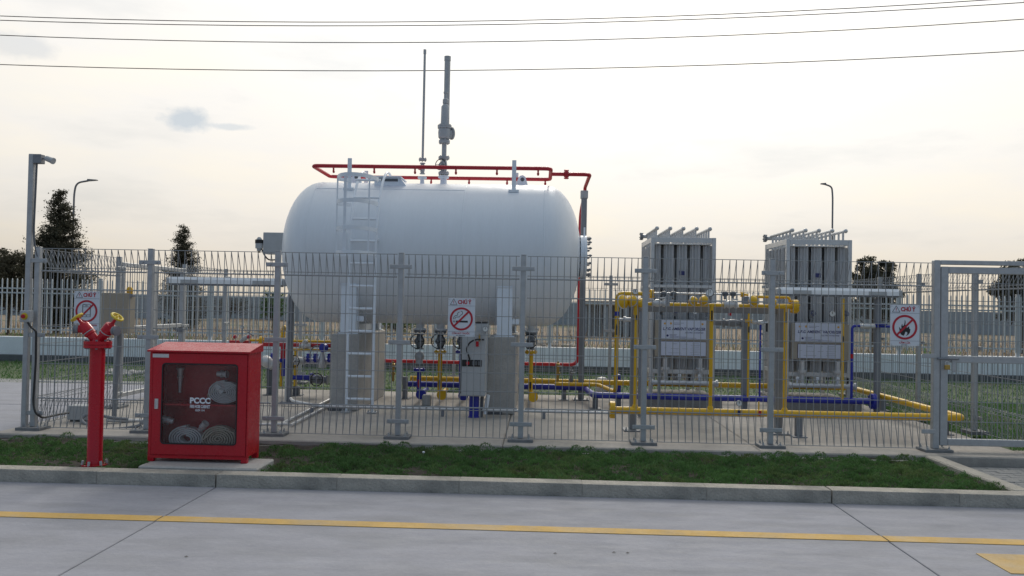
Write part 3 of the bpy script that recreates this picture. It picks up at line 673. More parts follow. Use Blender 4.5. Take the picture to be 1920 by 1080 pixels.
# ------------------------------------------------------------------ signs on the fence
def sign(xc, zt, w, h, kind, label):
    y = FY-.022; u = w/625.0; t = thing('warning_sign', (xc, y, zt-h), label, 'sign', 'warning signs on the fence')
    MB().box((xc-w/2, y-.003, zt-h), (xc+w/2, y, zt), .001).build('board', M_SIGN, t)
    Yf = y-.0036
    def q(px, py): return (xc+(px-547)*u, Yf, zt-(py-105)*u)
    def poly(pts, m, name, th=.0009, dy=0.0):
        MB().prism([(p[0], p[1]-dy, p[2]) for p in (q(*a) for a in pts)], (0, -th, 0)).build(name, m, t, smooth=0)
    def path(pts, wd, m, name):
        MB().tube([q(*a) for a in pts], 1, flat=(wd*u, .0006)).build(name, m, t, smooth=0)
    for yy in (282, 880): poly([(238, yy-2), (857, yy-2), (857, yy+2), (238, yy+2)], M_SBLK, 'rule', .0005)
    for a, b in (((280, 260), (360, 122)), ((360, 122), (440, 260)), ((440, 260), (280, 260))): path([a, b], 4.5, M_SBLK, 'triangle_edge')
    path([(360, 165), (360, 220)], 6, M_SRED, 'exclamation_bar'); path([(360, 230), (360, 242)], 6, M_SRED, 'exclamation_dot')
    # ring and slash
    n = 40; mb = MB(); cx_, cz_ = 545, 585
    for r0, r1 in ((222, 268),):
        vs = []; fs = []
        for i in range(n):
            a = 2*math.pi*i/n
            for r in (r0, r1): p = q(cx_+r*math.cos(a), cz_+r*math.sin(a)); vs += [(p[0], p[1]-.002, p[2]), (p[0], p[1]-.0005, p[2])]
        for i in range(n):
            j = (i+1) % n; A0, A1, B0, B1 = 4*i, 4*i+2, 4*j, 4*j+2
            fs += [(A0, A1, B1, B0), (A1, A1+1, B1+1, B1), (A0+1, A0, B0, B0+1)]
        mb.add(vs, fs)
    mb.build('prohibition_ring', M_SRED, t, smooth=0)
    s2 = .7071; L_, h_ = 236, 21
    poly([(cx_-L_*s2-h_*s2, cz_+L_*s2-h_*s2), (cx_+L_*s2-h_*s2, cz_-L_*s2-h_*s2), (cx_+L_*s2+h_*s2, cz_-L_*s2+h_*s2), (cx_-L_*s2+h_*s2, cz_+L_*s2+h_*s2)], M_SRED, 'prohibition_slash', .0009, .0016)
    def T(s_, px, py, ht, wd, m, name, bold=.0):
        p = q(px, py); text(name, s_, ht*u*1.35, m, t, (p[0], Yf-.0006, p[2]), wd*u, bold*u)
    T('CHÚ Ý', 612, 200, 92, 312, M_SRED, 'heading', 5.0)
    if kind == 'smoke':
        poly([(420, 625), (695, 625), (695, 668), (420, 668)], M_SBLK, 'cigarette')
        for a in (357, 374, 392): poly([(a, 625), (a+8, 625), (a+8, 668), (a, 668)], M_SBLK, 'ember')
        path([(365, 595), (368, 555), (390, 520), (430, 505), (465, 500), (455, 470), (465, 440), (500, 425)], 6, M_SBLK, 'smoke')
        path([(395, 595), (400, 560), (430, 545), (500, 540), (515, 505), (555, 485), (575, 450), (565, 420), (530, 402)], 6, M_SBLK, 'smoke')
        T('CẤM HÚT THUỐC', 540, 922, 40, 410, M_SRED, 'caption', 1.0); T('NO SMOKING', 537, 968, 18, 205, M_SBLK, 'caption', .5)
    elif kind == 'fire':
        f1 = [(545, 415), (562, 470), (556, 530), (585, 560), (590, 600), (640, 560), (640, 610), (665, 625), (655, 700), (620, 745), (570, 775), (600, 730), (598, 690), (560, 680), (545, 730), (520, 770), (470, 745), (440, 700), (432, 650), (425, 575), (460, 625), (475, 605), (470, 560), (490, 505), (500, 560), (530, 540), (540, 480)]
        poly(f1, M_SBLK, 'flame')
        T('CẤM LỬA', 545, 922, 40, 235, M_SRED, 'caption', 1.0); T('NO FIRE', 537, 968, 18, 125, M_SBLK, 'caption', .5)
    else:
        path([(452, 430), (452, 720), (640, 720), (640, 430), (452, 430)], 8, M_SBLK, 'phone_outline')
        path([(452, 480), (640, 480)], 5, M_SBLK, 'phone_line'); path([(452, 672), (640, 672)], 5, M_SBLK, 'phone_line'); path([(515, 455), (575, 455)], 5, M_SBLK, 'phone_speaker')
        poly([(545+12*math.cos(a*.785), 697+12*math.sin(a*.785)) for a in range(8)], M_SBLK, 'phone_button')
        T('CẤM SỬ DỤNG ĐIỆN THOẠI', 545, 922, 36, 520, M_SRED, 'caption', 1.0); T('NO PHONES', 537, 968, 18, 205, M_SBLK, 'caption', .5)
    for sx in (-.45, .45):
        for zz in (zt-.012, zt-h+.012): MB().torus((xc+sx*w, y-.002, zz), (1, 0, 0), .007, .0014, 10, 5).build('wire_tie', M_WIRE, t)
sign((-4.886+-4.602)/2, 1.557, .272, .405, 'phone', 'no mobile phone warning sign on the fence behind the hydrant')
sign(-0.809, 1.556, .278, .396, 'smoke', 'no smoking warning sign on the fence in front of the tank')
sign(3.69, 1.568, .292, .412, 'fire', 'no fire warning sign on the fence left of the gate')

# floodlight pole at the front left corner
x0, y0 = -5.375, 8.56
fp = thing('floodlight_pole', (x0, y0, .1), 'tall galvanised square pole at the front left corner with small floodlight', 'pole')
MB().box((x0-.027, y0-.027, .09), (x0+.027, y0+.027, 2.991), .005).build('pole_tube', M_GALV, fp)
zt = 2.991
MB().box((x0+.029, y0-.04, zt-.10), (x0+.115, y0+.04, zt-.004), .004).build('junction_box', M_GREY, fp)
fl = MB().cyl((x0+.116, y0, zt-.045), (x0+.16, y0-.005, zt-.048), .009, 8).build('arm', M_GREY, fp)
h0 = Vector((x0+.150, y0-.005, zt-.042)); hd = Vector((.93, -.12, -.34)).normalized()
MB().rev(h0, hd, [(0, .015), (.005, .029), (.075, .031), (.08, .035), (.095, .035)], 14).build('lamp_housing', M_LGREY, fp)
MB().tube([(x0+.05, y0+.0, zt-.10), (x0+.045, y0, zt-.4), (x0+.038, y0, zt-.8), (x0+.05, y0, zt-.95), (x0+.09, y0, zt-1.08)], .010, 7, bend=.1).build('conduit', M_DGREY, fp)
es = thing('emergency_button', (-5.344, 8.45, 1.291), 'grey emergency stop box with red button on the corner pole', 'button box')
x, y, z = (-5.339, 8.45, 1.285)
MB().box((x-.055, y, z-.06), (x+.055, 8.52, z+.06), .006).build('box', M_LGREY, es)
MB().rev((x, y, z), (0, -1, 0), [(0, .036), (.006, .036), (.006, .028), (.010, .028)], 16).build('button_ring', M_WHEEL, es)
MB().rev((x, y-.010, z), (0, -1, 0), [(0, .012), (.012, .012), (.014, .022), (.024, .020), (.027, 0)], 14).build('button', M_RED, es)
MB().tube([(-5.322, 8.48, 1.224), (-5.286, 8.48, 1.169), (-5.229, 8.48, 1.137), (-5.249, 8.52, 0.802), (-5.264, 8.52, 0.385), (-5.226, 8.5, 0.278), (-5.176, 8.55, 0.223), (-5.152, 8.75, 0.23), (-5.122, 8.95, 0.228)], .011, 7, bend=.05).build('cable', M_CABLE, es)

# ================================================================== hydrant
hx, hy, hz = -3.775, 7.0, .06
hyd = thing('fire_hydrant', (hx, hy, hz), 'red pillar hydrant with two yellow handwheels left of the hose cabinet', 'hydrant')
zf = 1.097
MB().rev((hx, hy, hz+.012), (0, 0, 1), [(0, .068), (.03, .066), (.04, .0615), (zf-.03-hz-.012, .0605)], 24).build('barrel', M_RED, hyd)
fb = MB().rev((hx, hy, hz-.02), (0, 0, 1), [(0, .105), (.035, .105)], 20)
fb.build('base_flange', M_RED, hyd)
for k in range(6):
    a = R(30+60*k); MB().cyl((hx+.105*math.cos(a), hy+.105*math.sin(a), hz-.05), (hx+.088*math.cos(a), hy+.088*math.sin(a), hz+.05), .011, 6).build('anchor', M_LGREY, hyd)
MB().rev((hx, hy, zf-.03), (0, 0, 1), [(0, .112), (.024, .112), (.024, .066), (.028, .066), (.028, .112), (.055, .112), (.055, .05), (.075, .045)], 24).build('flange', M_RED, hyd)
for k in range(8):
    a = R(22+45*k); MB().rev((hx+.093*math.cos(a), hy+.093*math.sin(a), zf-.042), (0, 0, 1), [(0, .010), (.012, .010), (.012, .006), (.07, .006), (.07, .011), (.08, .011)], 6).build('flange_bolt', M_GREY, hyd)
for s, wx, wz in ((-1, -3.947, 1.322), (1, -3.598, 1.333)):
    o_ = Vector((hx+.01*s, hy, zf+.02)); e_ = Vector((wx, hy-.03, wz)); d_ = (e_-o_); Ln = d_.length; d_.normalize()
    MB().rev(o_, d_, [(0, .036), (.075, .039), (.08, .047), (.10, .047), (.102, .042), (.108, .042), (.11, .050), (.175, .048), (.185, .042), (.188, .028), (.195, .024)], 20).build('branch_valve', M_RED, hyd)
    MB().rev(o_+d_*.102, d_, [(0, .0505), (.006, .0505)], 20).build('gasket', M_LGREY, hyd)
    MB().rev(o_+d_*.195, d_, [(0, .024), (.01, .015), (Ln-.195, .010), (Ln-.19, .008)], 12).build('stem', M_RED, hyd)
    hw = MB().torus(e_, d_, .048, .010, 22, 8)
    a_ = d_.orthogonal().normalized(); b_ = d_.cross(a_)
    for k in range(5):
        an = 2*math.pi*k/5; hw.cyl(e_, e_+(a_*math.cos(an)+b_*math.sin(an))*.045, .005, 6)
    hw.sph(e_, .012); hw.build('handwheel', M_WHEEL, hyd)
    od = Vector((s*.95, -.3, .05 if s < 0 else -.10)).normalized(); oo = o_+d_*.135
    MB().rev(oo, od, [(0, .034), (.062, .034)], 16).build('outlet', M_RED, hyd)
    MB().rev(oo+od*.062, od, [(0, .034), (.004, .040), (.02, .040), (.022, .036), (.030, .036), (.032, .042), (.040, .042), (.043, .02), (.043, 0)], 16).build('outlet_cap', M_GREY, hyd)
# ================================================================== hose cabinet
cx0, cx1 = -3.301, -2.451; cy0, cy1 = 6.96, 7.27
cz0, cz1 = 0.168, 1.045; zleg = .118
pl = MB().box((-3.288, 6.77, 0), (-2.296, 7.22, .116), .012)
one(pl, 'cabinet_plinth', M_PED, 'low concrete slab under the red hose cabinet', 'plinth', (-2.8, 7.0, 0))
cab = thing('fire_hose_cabinet', ((cx0+cx1)/2, 7.1, zleg), 'red metal fire hose cabinet with glass door beside the hydrant', 'cabinet')
wl = .012
MB().box((cx0, cy0+.018, cz0), (cx0+wl, cy1, cz1-.002), .002).build('side_panel', M_RED, cab)
MB().box((cx1-wl, cy0+.018, cz0), (cx1, cy1, cz1-.002), .002).build('side_panel', M_RED, cab)
MB().box((cx0+wl, cy1-wl, cz0), (cx1-wl, cy1, cz1-.002)).build('back_panel', M_RED, cab)
MB().box((cx0+wl, cy0+.02, cz0), (cx1-wl, cy1-wl, cz0+wl)).build('floor_panel', M_RED, cab)
zsh = 0.594
MB().box((cx0+wl, cy0+.05, zsh-.006), (cx1-wl, cy1-wl, zsh+.006)).build('shelf', M_RED, cab)
zr = 1.114
MB().prism([(cx0-.014, cy0-.022, cz1+.0), (cx0-.014, cy0-.022, cz1+.014), (cx0-.014, cy1+.012, zr), (cx0-.014, cy1+.012, cz1+.0)], (cx1-cx0+.028, 0, 0)).build('roof', M_RED, cab)
# door frame with window opening
dx0, dx1 = -3.271, -2.464; dz0, dz1 = cz0+.012, cz1-.012
wx0, wx1, wz0, wz1 = -3.188, -2.547, 0.272, 0.946
jamb = MB().box((cx0+.0005, cy0+.004, cz0), (dx0-.003, cy0+.0175, cz1-.003), .002).box((dx1+.003, cy0+.004, cz0), (cx1-.0005, cy0+.0175, cz1-.003), .002)
jamb.box((dx0-.003, cy0+.004, cz0), (dx1+.003, cy0+.0175, dz0-.003), .002).box((dx0-.003, cy0+.004, dz1+.003), (dx1+.003, cy0+.0175, cz1-.003), .002).build('door_surround', M_RED, cab)
door = MB()
def rrect(x0, x1, z0, z1, r, n=5):
    P_ = []
    for (cx_, cz_, a0) in ((x1-r, z1-r, 0), (x0+r, z1-r, 90), (x0+r, z0+r, 180), (x1-r, z0+r, 270)):
        for i in range(n+1): a = R(a0+90*i/n); P_.append((cx_+r*math.cos(a), cz_+r*math.sin(a)))
    return P_
inn = rrect(wx0, wx1, wz0, wz1, .025); oc = [(dx1, dz1), (dx0, dz1), (dx0, dz0), (dx1, dz0)]; n = len(inn); q4 = n//4
outp = []
for i, (x, z) in enumerate(inn): outp.append(oc[i//q4])
vs = []; fs = []
for (x, z) in inn: vs += [(x, cy0, z), (x, cy0+.014, z)]
k0 = len(vs); vs += [(x, cy0, z) for x, z in oc]+[(x, cy0+.014, z) for x, z in oc]
for i in range(n):
    j = (i+1) % n; a, b = k0+i//q4, k0+(j//q4)
    if a == b: fs.append((2*i, 2*j, a)); fs.append((2*j+1, 2*i+1, a+4))
    else: fs.append((2*i, 2*j, b, a)); fs.append((2*j+1, 2*i+1, a+4, b+4))
    fs.append((2*j, 2*i, 2*i+1, 2*j+1))
for i in range(4): j = (i+1) % 4; fs.append((k0+i, k0+j, k0+j+4, k0+i+4))
dr = door.add(vs, fs).build('door', M_RED, cab, 30)
MB().tube([(x, cy0-.001, z) for x, z in rrect(wx0, wx1, wz0, wz1, .025)], .0065, 6, closed=True).build('gasket', M_BLACK, dr)
MB().box((wx0+.001, cy0+.004, wz0+.001), (wx1-.001, cy0+.008, wz1-.001)).build('glass_pane', M_GLASS, dr)
x, _, z = (-3.233, 6.95, 0.606)
MB().tube([(x, cy0-.002, z-.042), (x, cy0-.002, z+.042)], .016, 10).build('handle', M_ALU, dr)
MB().box((x-.008, cy0-.018, z-.035), (x+.008, cy0-.010, z+.035), .003).build('handle_latch', M_LGREY, dr)
x, _, z = (-3.21, 6.95, 1.012)
MB().box((-3.276, cy0-.003, z-.016), (-3.137, cy0, z+.016), .001).build('maker_plate', M_ALU, dr)
tx = -2.861
text('glass_lettering', 'PCCC', .066, M_SIGN, dr, (tx, cy0+.0030, 0.636), .176, .0028)
text('glass_lettering', 'FIRE HOSE CABINET', .036, M_SIGN, dr, (tx, cy0+.0030, 0.587), .172, .0008)
text('glass_lettering', 'GỌI 114', .022, M_SIGN, dr, (tx, cy0+.0030, 0.556), .080, .0005)
for lx in (cx0, cx1-.05):
    for ly in (cy0+.004, cy1-.05):
        MB().prism([(lx, ly, zleg), (lx+.05, ly, zleg), (lx+.05, ly, cz0-.001), (lx, ly, cz0-.001)], (0, .045, 0)).build('foot', M_RED, cab)
MB().box((cx0, cy0+.003, cz0-.022), (cx1, cy0+.017, cz0-.0005), .002).build('skirt', M_RED, cab)
# hoses inside
def hose_roll(c_, r0, r1, turns, wid, m, label, sx=1.0, sz=1.0):
    t = thing('hose_roll', (c_[0], c_[1], c_[2]-r1*sz), label, 'fire hose', 'hoses in the cabinet')
    pts = []
    N = int(turns*22)
    for i in range(N+1):
        a = math.pi/2-2*math.pi*turns*i/N; r = r0+(r1-r0)*i/N; pts.append((c_[0]+math.cos(a)*r*sx, c_[1], c_[2]+math.sin(a)*r*sz))
    MB().tube(pts, 1, flat=(max(.003, .36*(r1-r0)/turns), wid)).build('coil', m, t, 50)
    e = Vector(pts[-1]); d_ = (e-Vector(pts[-2])).normalized()
    return t, e
def coupling(c_, d_, label=None, parent=None, r=.030):
    mb = MB().rev(c_, d_, [(0, r*.8), (.03, r*.8), (.032, r*1.1), (.05, r*1.1), (.052, r*.9), (.075, r*.9), (.077, r*1.15), (.09, r*1.15), (.09, r*.7), (.085, r*.7), (.085, 0)], 16)
    if parent: return mb.build('coupling', M_ALU, parent)
    return one(mb, 'hose_coupling', M_ALU, label, 'coupling', c_)
c1 = (-2.692, 7.1, 0.715)
t, e = hose_roll((c1[0], 7.10, zsh+.008+.10), .010, .098, 7, .036, M_HOSE, 'white flat hose roll on the cabinet shelf', 1.45, 1.0)
MB().tube([(c1[0]-.135, 7.1, zsh+.02), (c1[0]-.15, 7.09, zsh+.07), (c1[0]-.115, 7.09, zsh+.14), (c1[0]-.07, 7.09, zsh+.185)], 1, flat=(.004, .03)).build('loose_end', M_HOSE2, t, 50)
coupling((c1[0]-.085, 7.09, zsh+.165), (.6, 0, -.7), None, t)
coupling((-2.786, 7.14, 0.852), (1, -.1, 0), 'metal hose coupling on top of the shelf roll')
c2 = (-3.018, 7.1, 0.322)
t, e = hose_roll((c2[0], 7.10, cz0+.013+.116), .030, .112, 5, .036, M_HOSE, 'white hose roll at lower left in the cabinet', 1.35, .95)
coupling((-3.156, 7.12, 0.435), (-.9, -.2, .2), None, t, .034)
c3 = (-2.735, 7.09, 0.33)
t, e = hose_roll((c3[0], 7.09, cz0+.013+.120), .008, .118, 6.5, .036, M_HOSE2, 'cream hose roll with visible spiral at lower right in the cabinet', 1.3, .98)
MB().tube([(c3[0]-.12, 7.06, cz0+.13), (c3[0]-.03, 7.06, cz0+.205), (c3[0]+.07, 7.06, cz0+.22), (c3[0]+.15, 7.06, cz0+.19)], 1, flat=(.005, .03)).build('loose_end', M_HOSE2, t, 50)
coupling((-2.895, 7.06, 0.377), (.5, -.2, .55), None, t, .028)
ch = thing('chain', (-2.893, 7.02, 0.383), 'thin red chain sagging in front of the lower hoses in the cabinet', 'chain')
for k in range(26):
    u = k/25; p = (wx0+.02+(wx1-wx0-.04)*u, 7.015, 0.446-.055*math.sin(math.pi*min(1, u*1.25)))
    MB().torus(p, (0, 1, .2) if k % 2 else (.3, .4, 1), .0052, .0013, 8, 5).build('link', M_REDP, ch)
x, _, z = (-3.147, 7.2, 0.89)
nz = MB().rev((x, 7.215, z), (0, 0, -1), [(0, .034), (.012, .034), (.014, .026), (.07, .022), (.075, .026), (.085, .026), (.09, .020), (.20, .011), (.205, .013), (.215, .013)], 14)
one(nz, 'hose_nozzle', M_ALU, 'tapered metal hose nozzle hanging inside the cabinet', 'nozzle', (x, 7.215, z-.2))

# ================================================================== storage tank
TY, TZ, TR = 11.5, 2.18, .97
tx0, tx1 = -3.53, .54; hd_ = .50
tank = thing('storage_tank', ((tx0+tx1)/2, TY, 1.0), 'large white horizontal gas tank on two concrete piers', 'tank')
prof = []
N = 14
for i in range(N+1):
    a = (math.pi/2)*i/N; prof.append((hd_*(1-math.cos(a)), TR*math.sin(a)**.93))
prof += [(tx1-tx0-p[0], p[1]) for p in reversed(prof)]
MB().rev((tx0, TY, TZ), (1, 0, 0), prof, 72).build('shell', M_WHITE, tank, 45)
for xx in (tx0+hd_+.01, -1.02, tx1-hd_-.01):
    MB().torus((xx, TY, TZ), (1, 0, 0), TR, .005, 72, 6).build('weld_seam', M_WHITE, tank)
aa = R(58); MB().cyl((tx0+hd_+.02, TY-TR*math.cos(aa), TZ+TR*math.sin(aa)), (-1.03, TY-TR*math.cos(aa), TZ+TR*math.sin(aa)), .0045, 6).build('weld_seam', M_WHITE, tank)
# blind flange at the right end
MB().rev((tx1-.03, TY, TZ), (1, 0, 0), [(0, .24), (.025, .24), (.025, .29), (.065, .29), (.068, .285), (.070, .29), (.108, .29), (.112, .28), (.112, 0)], 40).build('manhole_flange', M_WSTEEL, tank)
for k in range(16):
    a = 2*math.pi*k/16; MB().rev((tx1-.02, TY+.262*math.cos(a), TZ+.262*math.sin(a)), (1, 0, 0), [(0, .017), (.012, .017), (.012, .010), (.13, .010), (.13, .018), (.152, .018), (.152, .010), (.165, .010)], 8).build('flange_bolt', M_GREY, tank)
MB().cyl((tx1+.05, TY-.05, TZ+.27), (tx1+.05, TY-.05, TZ+.40), .012, 8).build('davit_pin', M_WSTEEL, tank)
# saddle columns
PX = [-2.47, -0.456]; pz = 1.085
for xx in PX:
    for s in (-1, 1):
        yf = TY+s*.86; w = .098
        mb = MB().box((xx-w, min(yf, yf-s*.02), pz+.014), (xx+w, max(yf, yf-s*.02), TZ-.42), .003)
        mb.box((xx-w, min(yf-s*.021, yf-s*.18), pz+.014), (xx-w+.014, max(yf-s*.021, yf-s*.18), TZ-.47), .002).box((xx+w-.014, min(yf-s*.021, yf-s*.18), pz+.014), (xx+w, max(yf-s*.021, yf-s*.18), TZ-.47), .002)
        mb.build('support_leg', M_WSTEEL, tank)
        MB().box((xx-.13, yf-.10 if s > 0 else yf-.02, pz), (xx+.13, yf+.02 if s > 0 else yf+.10, pz+.013), .003).build('foot_plate', M_WSTEEL, tank)
    arc = [(xx, TY+(TR+.012)*math.sin(R(a)), TZ-(TR+.012)*math.cos(R(a))) for a in range(-62, 63, 4)]
    vs = []; fs = []
    for (X, Y, Z) in arc:
        dx_, dz_ = (Y-TY)/(TR+.012), (Z-TZ)/(TR+.012)
        vs += [(X-.13, Y, Z), (X+.13, Y, Z), (X+.13, Y-dx_*.010, Z-dz_*.010), (X-.13, Y-dx_*.010, Z-dz_*.010)]
    for i in range(len(arc)-1):
        for k in range(4): l = (k+1) % 4; fs.append((4*i+k, 4*i+l, 4*i+4+l, 4*i+4+k))
    MB().add(vs, fs).build('saddle_plate', M_WHITE, tank)
    MB().prism([(xx-.007, TY-.66, pz+.014), (xx-.007, TY+.66, pz+.014)]+[(xx-.007, TY+(TR+.013)*math.sin(R(a)), TZ-(TR+.013)*math.cos(R(a))) for a in range(42, -43, -6)], (.014, 0, 0)).build('saddle_web', M_WSTEEL, tank, 0)
    MB().box((xx+.10, TY-.80, pz+.16), (xx+.19, TY-.79, pz+.23), .003).build('earth_lug', M_WSTEEL, tank)
# piers
for xx, l in ((PX[0], 'concrete pier under the left tank leg behind the ladder'), (PX[1], 'concrete pier under the right tank leg beside the control cabinet')):
    p = thing('concrete_pier', (xx, TY, .1), l, 'pier', 'piers under the tank')
    MB().box((xx-.20, 10.60, .1), (xx+.155, 12.42, pz-.002), .012).build('pier_block', M_PED, p)
    MB().box((xx-.22, 10.57, .1), (xx+.0, 10.598, .14), .004).build('kicker_strip', M_DGREY, p)
    for s in (-.12, .08):
        for yy in (10.72, 12.3): MB().rev((xx+s, yy, pz-.002), (0, 0, 1), [(0, .014), (.012, .014), (.012, .008), (.04, .008)], 8).build('anchor_bolt', M_GREY, p)
# top brackets, lugs, hatch
def topz(y): return TZ+math.sqrt(max(0, TR*TR-(y-TY)**2))
RY0, RY1 = 11.05, 12.0; RZ = 3.316
for xx in (-2.577, -0.378):
    for yy in (11.0, 12.05):
        MB().box((xx-.028, yy-.006, topz(yy)-.005), (xx+.028, yy+.006, RZ+.10), .003).build('ring_bracket', M_WSTEEL, tank)
        MB().box((xx-.07, yy-.06, topz(yy)-.03), (xx+.07, yy+.05, topz(yy)+.004), .003).build('bracket_pad', M_WHITE, tank)
for xx in (-2.599, -0.283):
    P_ = [(xx-.075, TY-.012, TZ+TR-.006), (xx+.085, TY-.012, TZ+TR-.006), (xx+.075, TY-.012, TZ+TR+.03), (xx+.045, TY-.012, TZ+TR+.12), (xx+.01, TY-.012, TZ+TR+.145), (xx-.03, TY-.012, TZ+TR+.135), (xx-.06, TY-.012, TZ+TR+.09)]
    lg = MB().prism(P_, (0, .024, 0)).build('lifting_lug', M_WSTEEL, tank, 30)
    MB().rev((xx+.005, TY-.0125, TZ+TR+.085), (0, -1, 0), [(0, .028), (.001, .028)], 14).build('lug_eye', M_DGREY, lg)
x0_, x1_ = -2.296, -1.917
hz_ = 3.184
for a_ in (0, 1):
    MB().box((x0_+.03, 11.12+a_*.40, topz(11.12)-.02), (x1_, 11.135+a_*.40, hz_-.005), .003).build('hatch_curb', M_WSTEEL, tank)
MB().prism([(x1_+.002, 11.12, topz(11.12)-.02), (x1_+.10, 11.12, topz(11.12)-.02), (x1_+.002, 11.12, hz_-.006)], (0, .41, 0)).build('hatch_ramp', M_WSTEEL, tank, 0)
MB().box((x0_+.06, 11.114, hz_-.055), (x1_-.03, 11.119, hz_-.02)).build('hatch_slot', M_DGREY, tank)
MB().box((x0_, 11.09, hz_-.004), (x1_+.02, 11.56, hz_+.014), .004).build('hatch_lid', M_WSTEEL, tank)
# gauge box at the left head
x, _, z = (-3.723, 11.42, 2.298)
gb = thing('gauge_box', (-3.851, 11.4, z), 'pale square gauge box at the left end of the tank', 'gauge box')
MB().box((-3.835, 11.33, 2.138), (-3.493, 11.55, 2.433), .006).build('box', M_LGREY, gb)
x, _, z = (-3.894, 11.35, 2.275)
gd_ = thing('gas_detector', (x, 11.35, z-.09), 'small dark and silver gas detector left of the gauge box', 'detector')
MB().rev((x, 11.35, z-.10), (0, 0, 1), [(0, .03), (.03, .03), (.035, .05), (.12, .052), (.16, .04), (.19, .02), (.195, 0)], 14).build('housing', M_LGREY, gd_)
MB().rev((x, 11.35, z+.005), (0, 0, 1), [(0, .055), (.05, .055)], 14).build('band', M_BLACK, gd_)
MB().rev((x, 11.35, z-.125), (0, 0, 1), [(0, .018), (.024, .02)], 10).build('sensor', M_BRASS, gd_)
MB().tube([(x+.03, 11.35, z-.05), (-3.831, 11.35, 2.136), (-3.762, 11.35, 2.049), (-3.658, 11.35, 2.058)], .010, 7, bend=.06).build('cable', M_CABLE, gd_)

# ladder with safety cage
lx0, lx1 = -2.423, -2.091
lad = thing('tank_ladder', ((lx0+lx1)/2, 10.45, .1), 'white caged ladder up the left front of the tank', 'ladder')
rp = [(10.45, .115), (10.44, 2.35), (10.55, 2.75), (10.80, 3.08), (11.05, 3.24), (11.30, 3.26), (11.40, 3.20)]
for xx in (lx0, lx1):
    MB().tube([(xx, a, b) for a, b in rp], .017, 8, bend=.2).build('rail', M_WSTEEL, lad)
    MB().box((xx-.06, 10.38, .1), (xx+.06, 10.52, .116), .003).build('foot_plate', M_GALV, lad)
    for s in (-1, 1): inst('bolt', post_bolt, lad, (xx+s*.042, 10.42, .116))
z = 0.274
for k in range(11):
    if k < 9: yy = 10.445-.0045*z
    MB().cyl((lx0, 10.445 if z < 2.4 else 10.445+(z-2.4)*.36, z), (lx1, 10.445 if z < 2.4 else 10.445+(z-2.4)*.36, z), .016, 8).build('rung', M_WSTEEL, lad); z += .285 if k < 9 else .24
def hoop(z, dep):
    xm = (lx0+lx1)/2; hw_ = (lx1-lx0)/2
    pts = [(lx0, 10.44, z)]+[(xm-.045-(hw_+.09)*math.cos(R(a)), 10.40-dep*math.sin(R(a)), z) for a in range(10, 171, 16)]+[(lx1, 10.44, z)]
    MB().tube(pts, 1, flat=(.024, .003)).build('cage_hoop', M_WSTEEL, lad, 50); return pts
zs = [2.096, 2.393, 2.723, 3.033]
hp = [hoop(z, .50) for z in zs]
for k in (2, 5, 9):
    xk, yk = hp[0][k][0], hp[0][k][1]
    MB().box((xk-(.018 if k == 5 else .010), yk-.003+.007, zs[0]-.02), (xk+(.018 if k == 5 else .010), yk+.003+.007, zs[-1]+.02), .001).build('cage_strap', M_WSTEEL, lad)
for xx in (lx0, lx1):
    MB().box((xx-.02, 10.46, 2.28), (xx+.02, TY-math.sqrt(TR*TR-.01)+.01, 2.31), .003).build('standoff', M_WSTEEL, lad)

# ------------------------------------------------------------------ pipe helpers
def flange(c_, d_, r, m, parent, th=.022, name='flange'):
    d_ = Vector(d_).normalized(); mb = MB().rev(Vector(c_)-d_*th, d_, [(0, r), (th-.001, r), (th-.001, r*.8), (th+.001, r*.8), (th+.001, r), (2*th, r)], 16)
    a_ = d_.orthogonal().normalized(); b_ = d_.cross(a_)
    for k in range(6):
        an = 2*math.pi*k/6; p = Vector(c_)+(a_*math.cos(an)+b_*math.sin(an))*r*.8; mb.cyl(p-d_*(th+.012), p+d_*(th+.012), r*.12, 6)
    return mb.build(name, m, parent)
def gate_valve(c_, d_, s_, r, parent, m=None, mw=None, wheel=1.6, L_=2.6, stem=3.4):
    m = m or M_GREY; mw = mw or M_BLACK; c_ = Vector(c_); d_ = Vector(d_).normalized(); s_ = Vector(s_).normalized(); l = r*L_
    v = MB().rev(c_-d_*l, d_, [(0, r*1.5), (r*.4, r*1.5), (r*.4, r*.95), (l*.65, r*1.25), (l, r*1.4), (l*1.35, r*1.25), (2*l-r*.4, r*.95), (2*l-r*.4, r*1.5), (2*l, r*1.5)], 14)
    v.rev(c_, s_, [(0, r*1.1), (r*1.7, r*.9), (r*1.7, r*1.3), (r*2.1, r*1.3), (r*2.1, r*.6), (r*2.6, r*.45), (r*stem, r*.3), (r*(stem+.3), r*.25)], 12)
    o = v.build('valve', m, parent)
    hw = MB().torus(c_+s_*r*stem, s_, r*wheel, r*.16, 20, 6); a_ = s_.orthogonal().normalized(); b_ = s_.cross(a_)
    for k in range(4):
        an = math.pi/4+math.pi/2*k; hw.cyl(c_+s_*r*stem, c_+s_*r*stem+(a_*math.cos(an)+b_*math.sin(an))*r*wheel, r*.10, 5)
    hw.build('handwheel', mw, o); return o
def gauge(c_, d_, r, parent, stem=.08):
    c_ = Vector(c_); d_ = Vector(d_).normalized()
    o = MB().rev(c_, d_, [(-.018, r*.9), (-.015, r), (.012, r), (.014, r*.94), (.010, r*.9)], 18).cyl(c_-Vector((0, 0, r)), c_-Vector((0, 0, r+stem)), r*.16, 8).build('pressure_gauge', M_GREY, parent)
    MB().rev(c_+d_*.0105, d_, [(0, r*.88), (.001, r*.88)], 18).build('dial', M_DIAL, o)
    MB().box((c_.x-.0025, c_.y-.014, c_.z-r*.1), (c_.x+.0025, c_.y-.0125, c_.z+r*.7)).build('needle', M_BLACK, o); return o
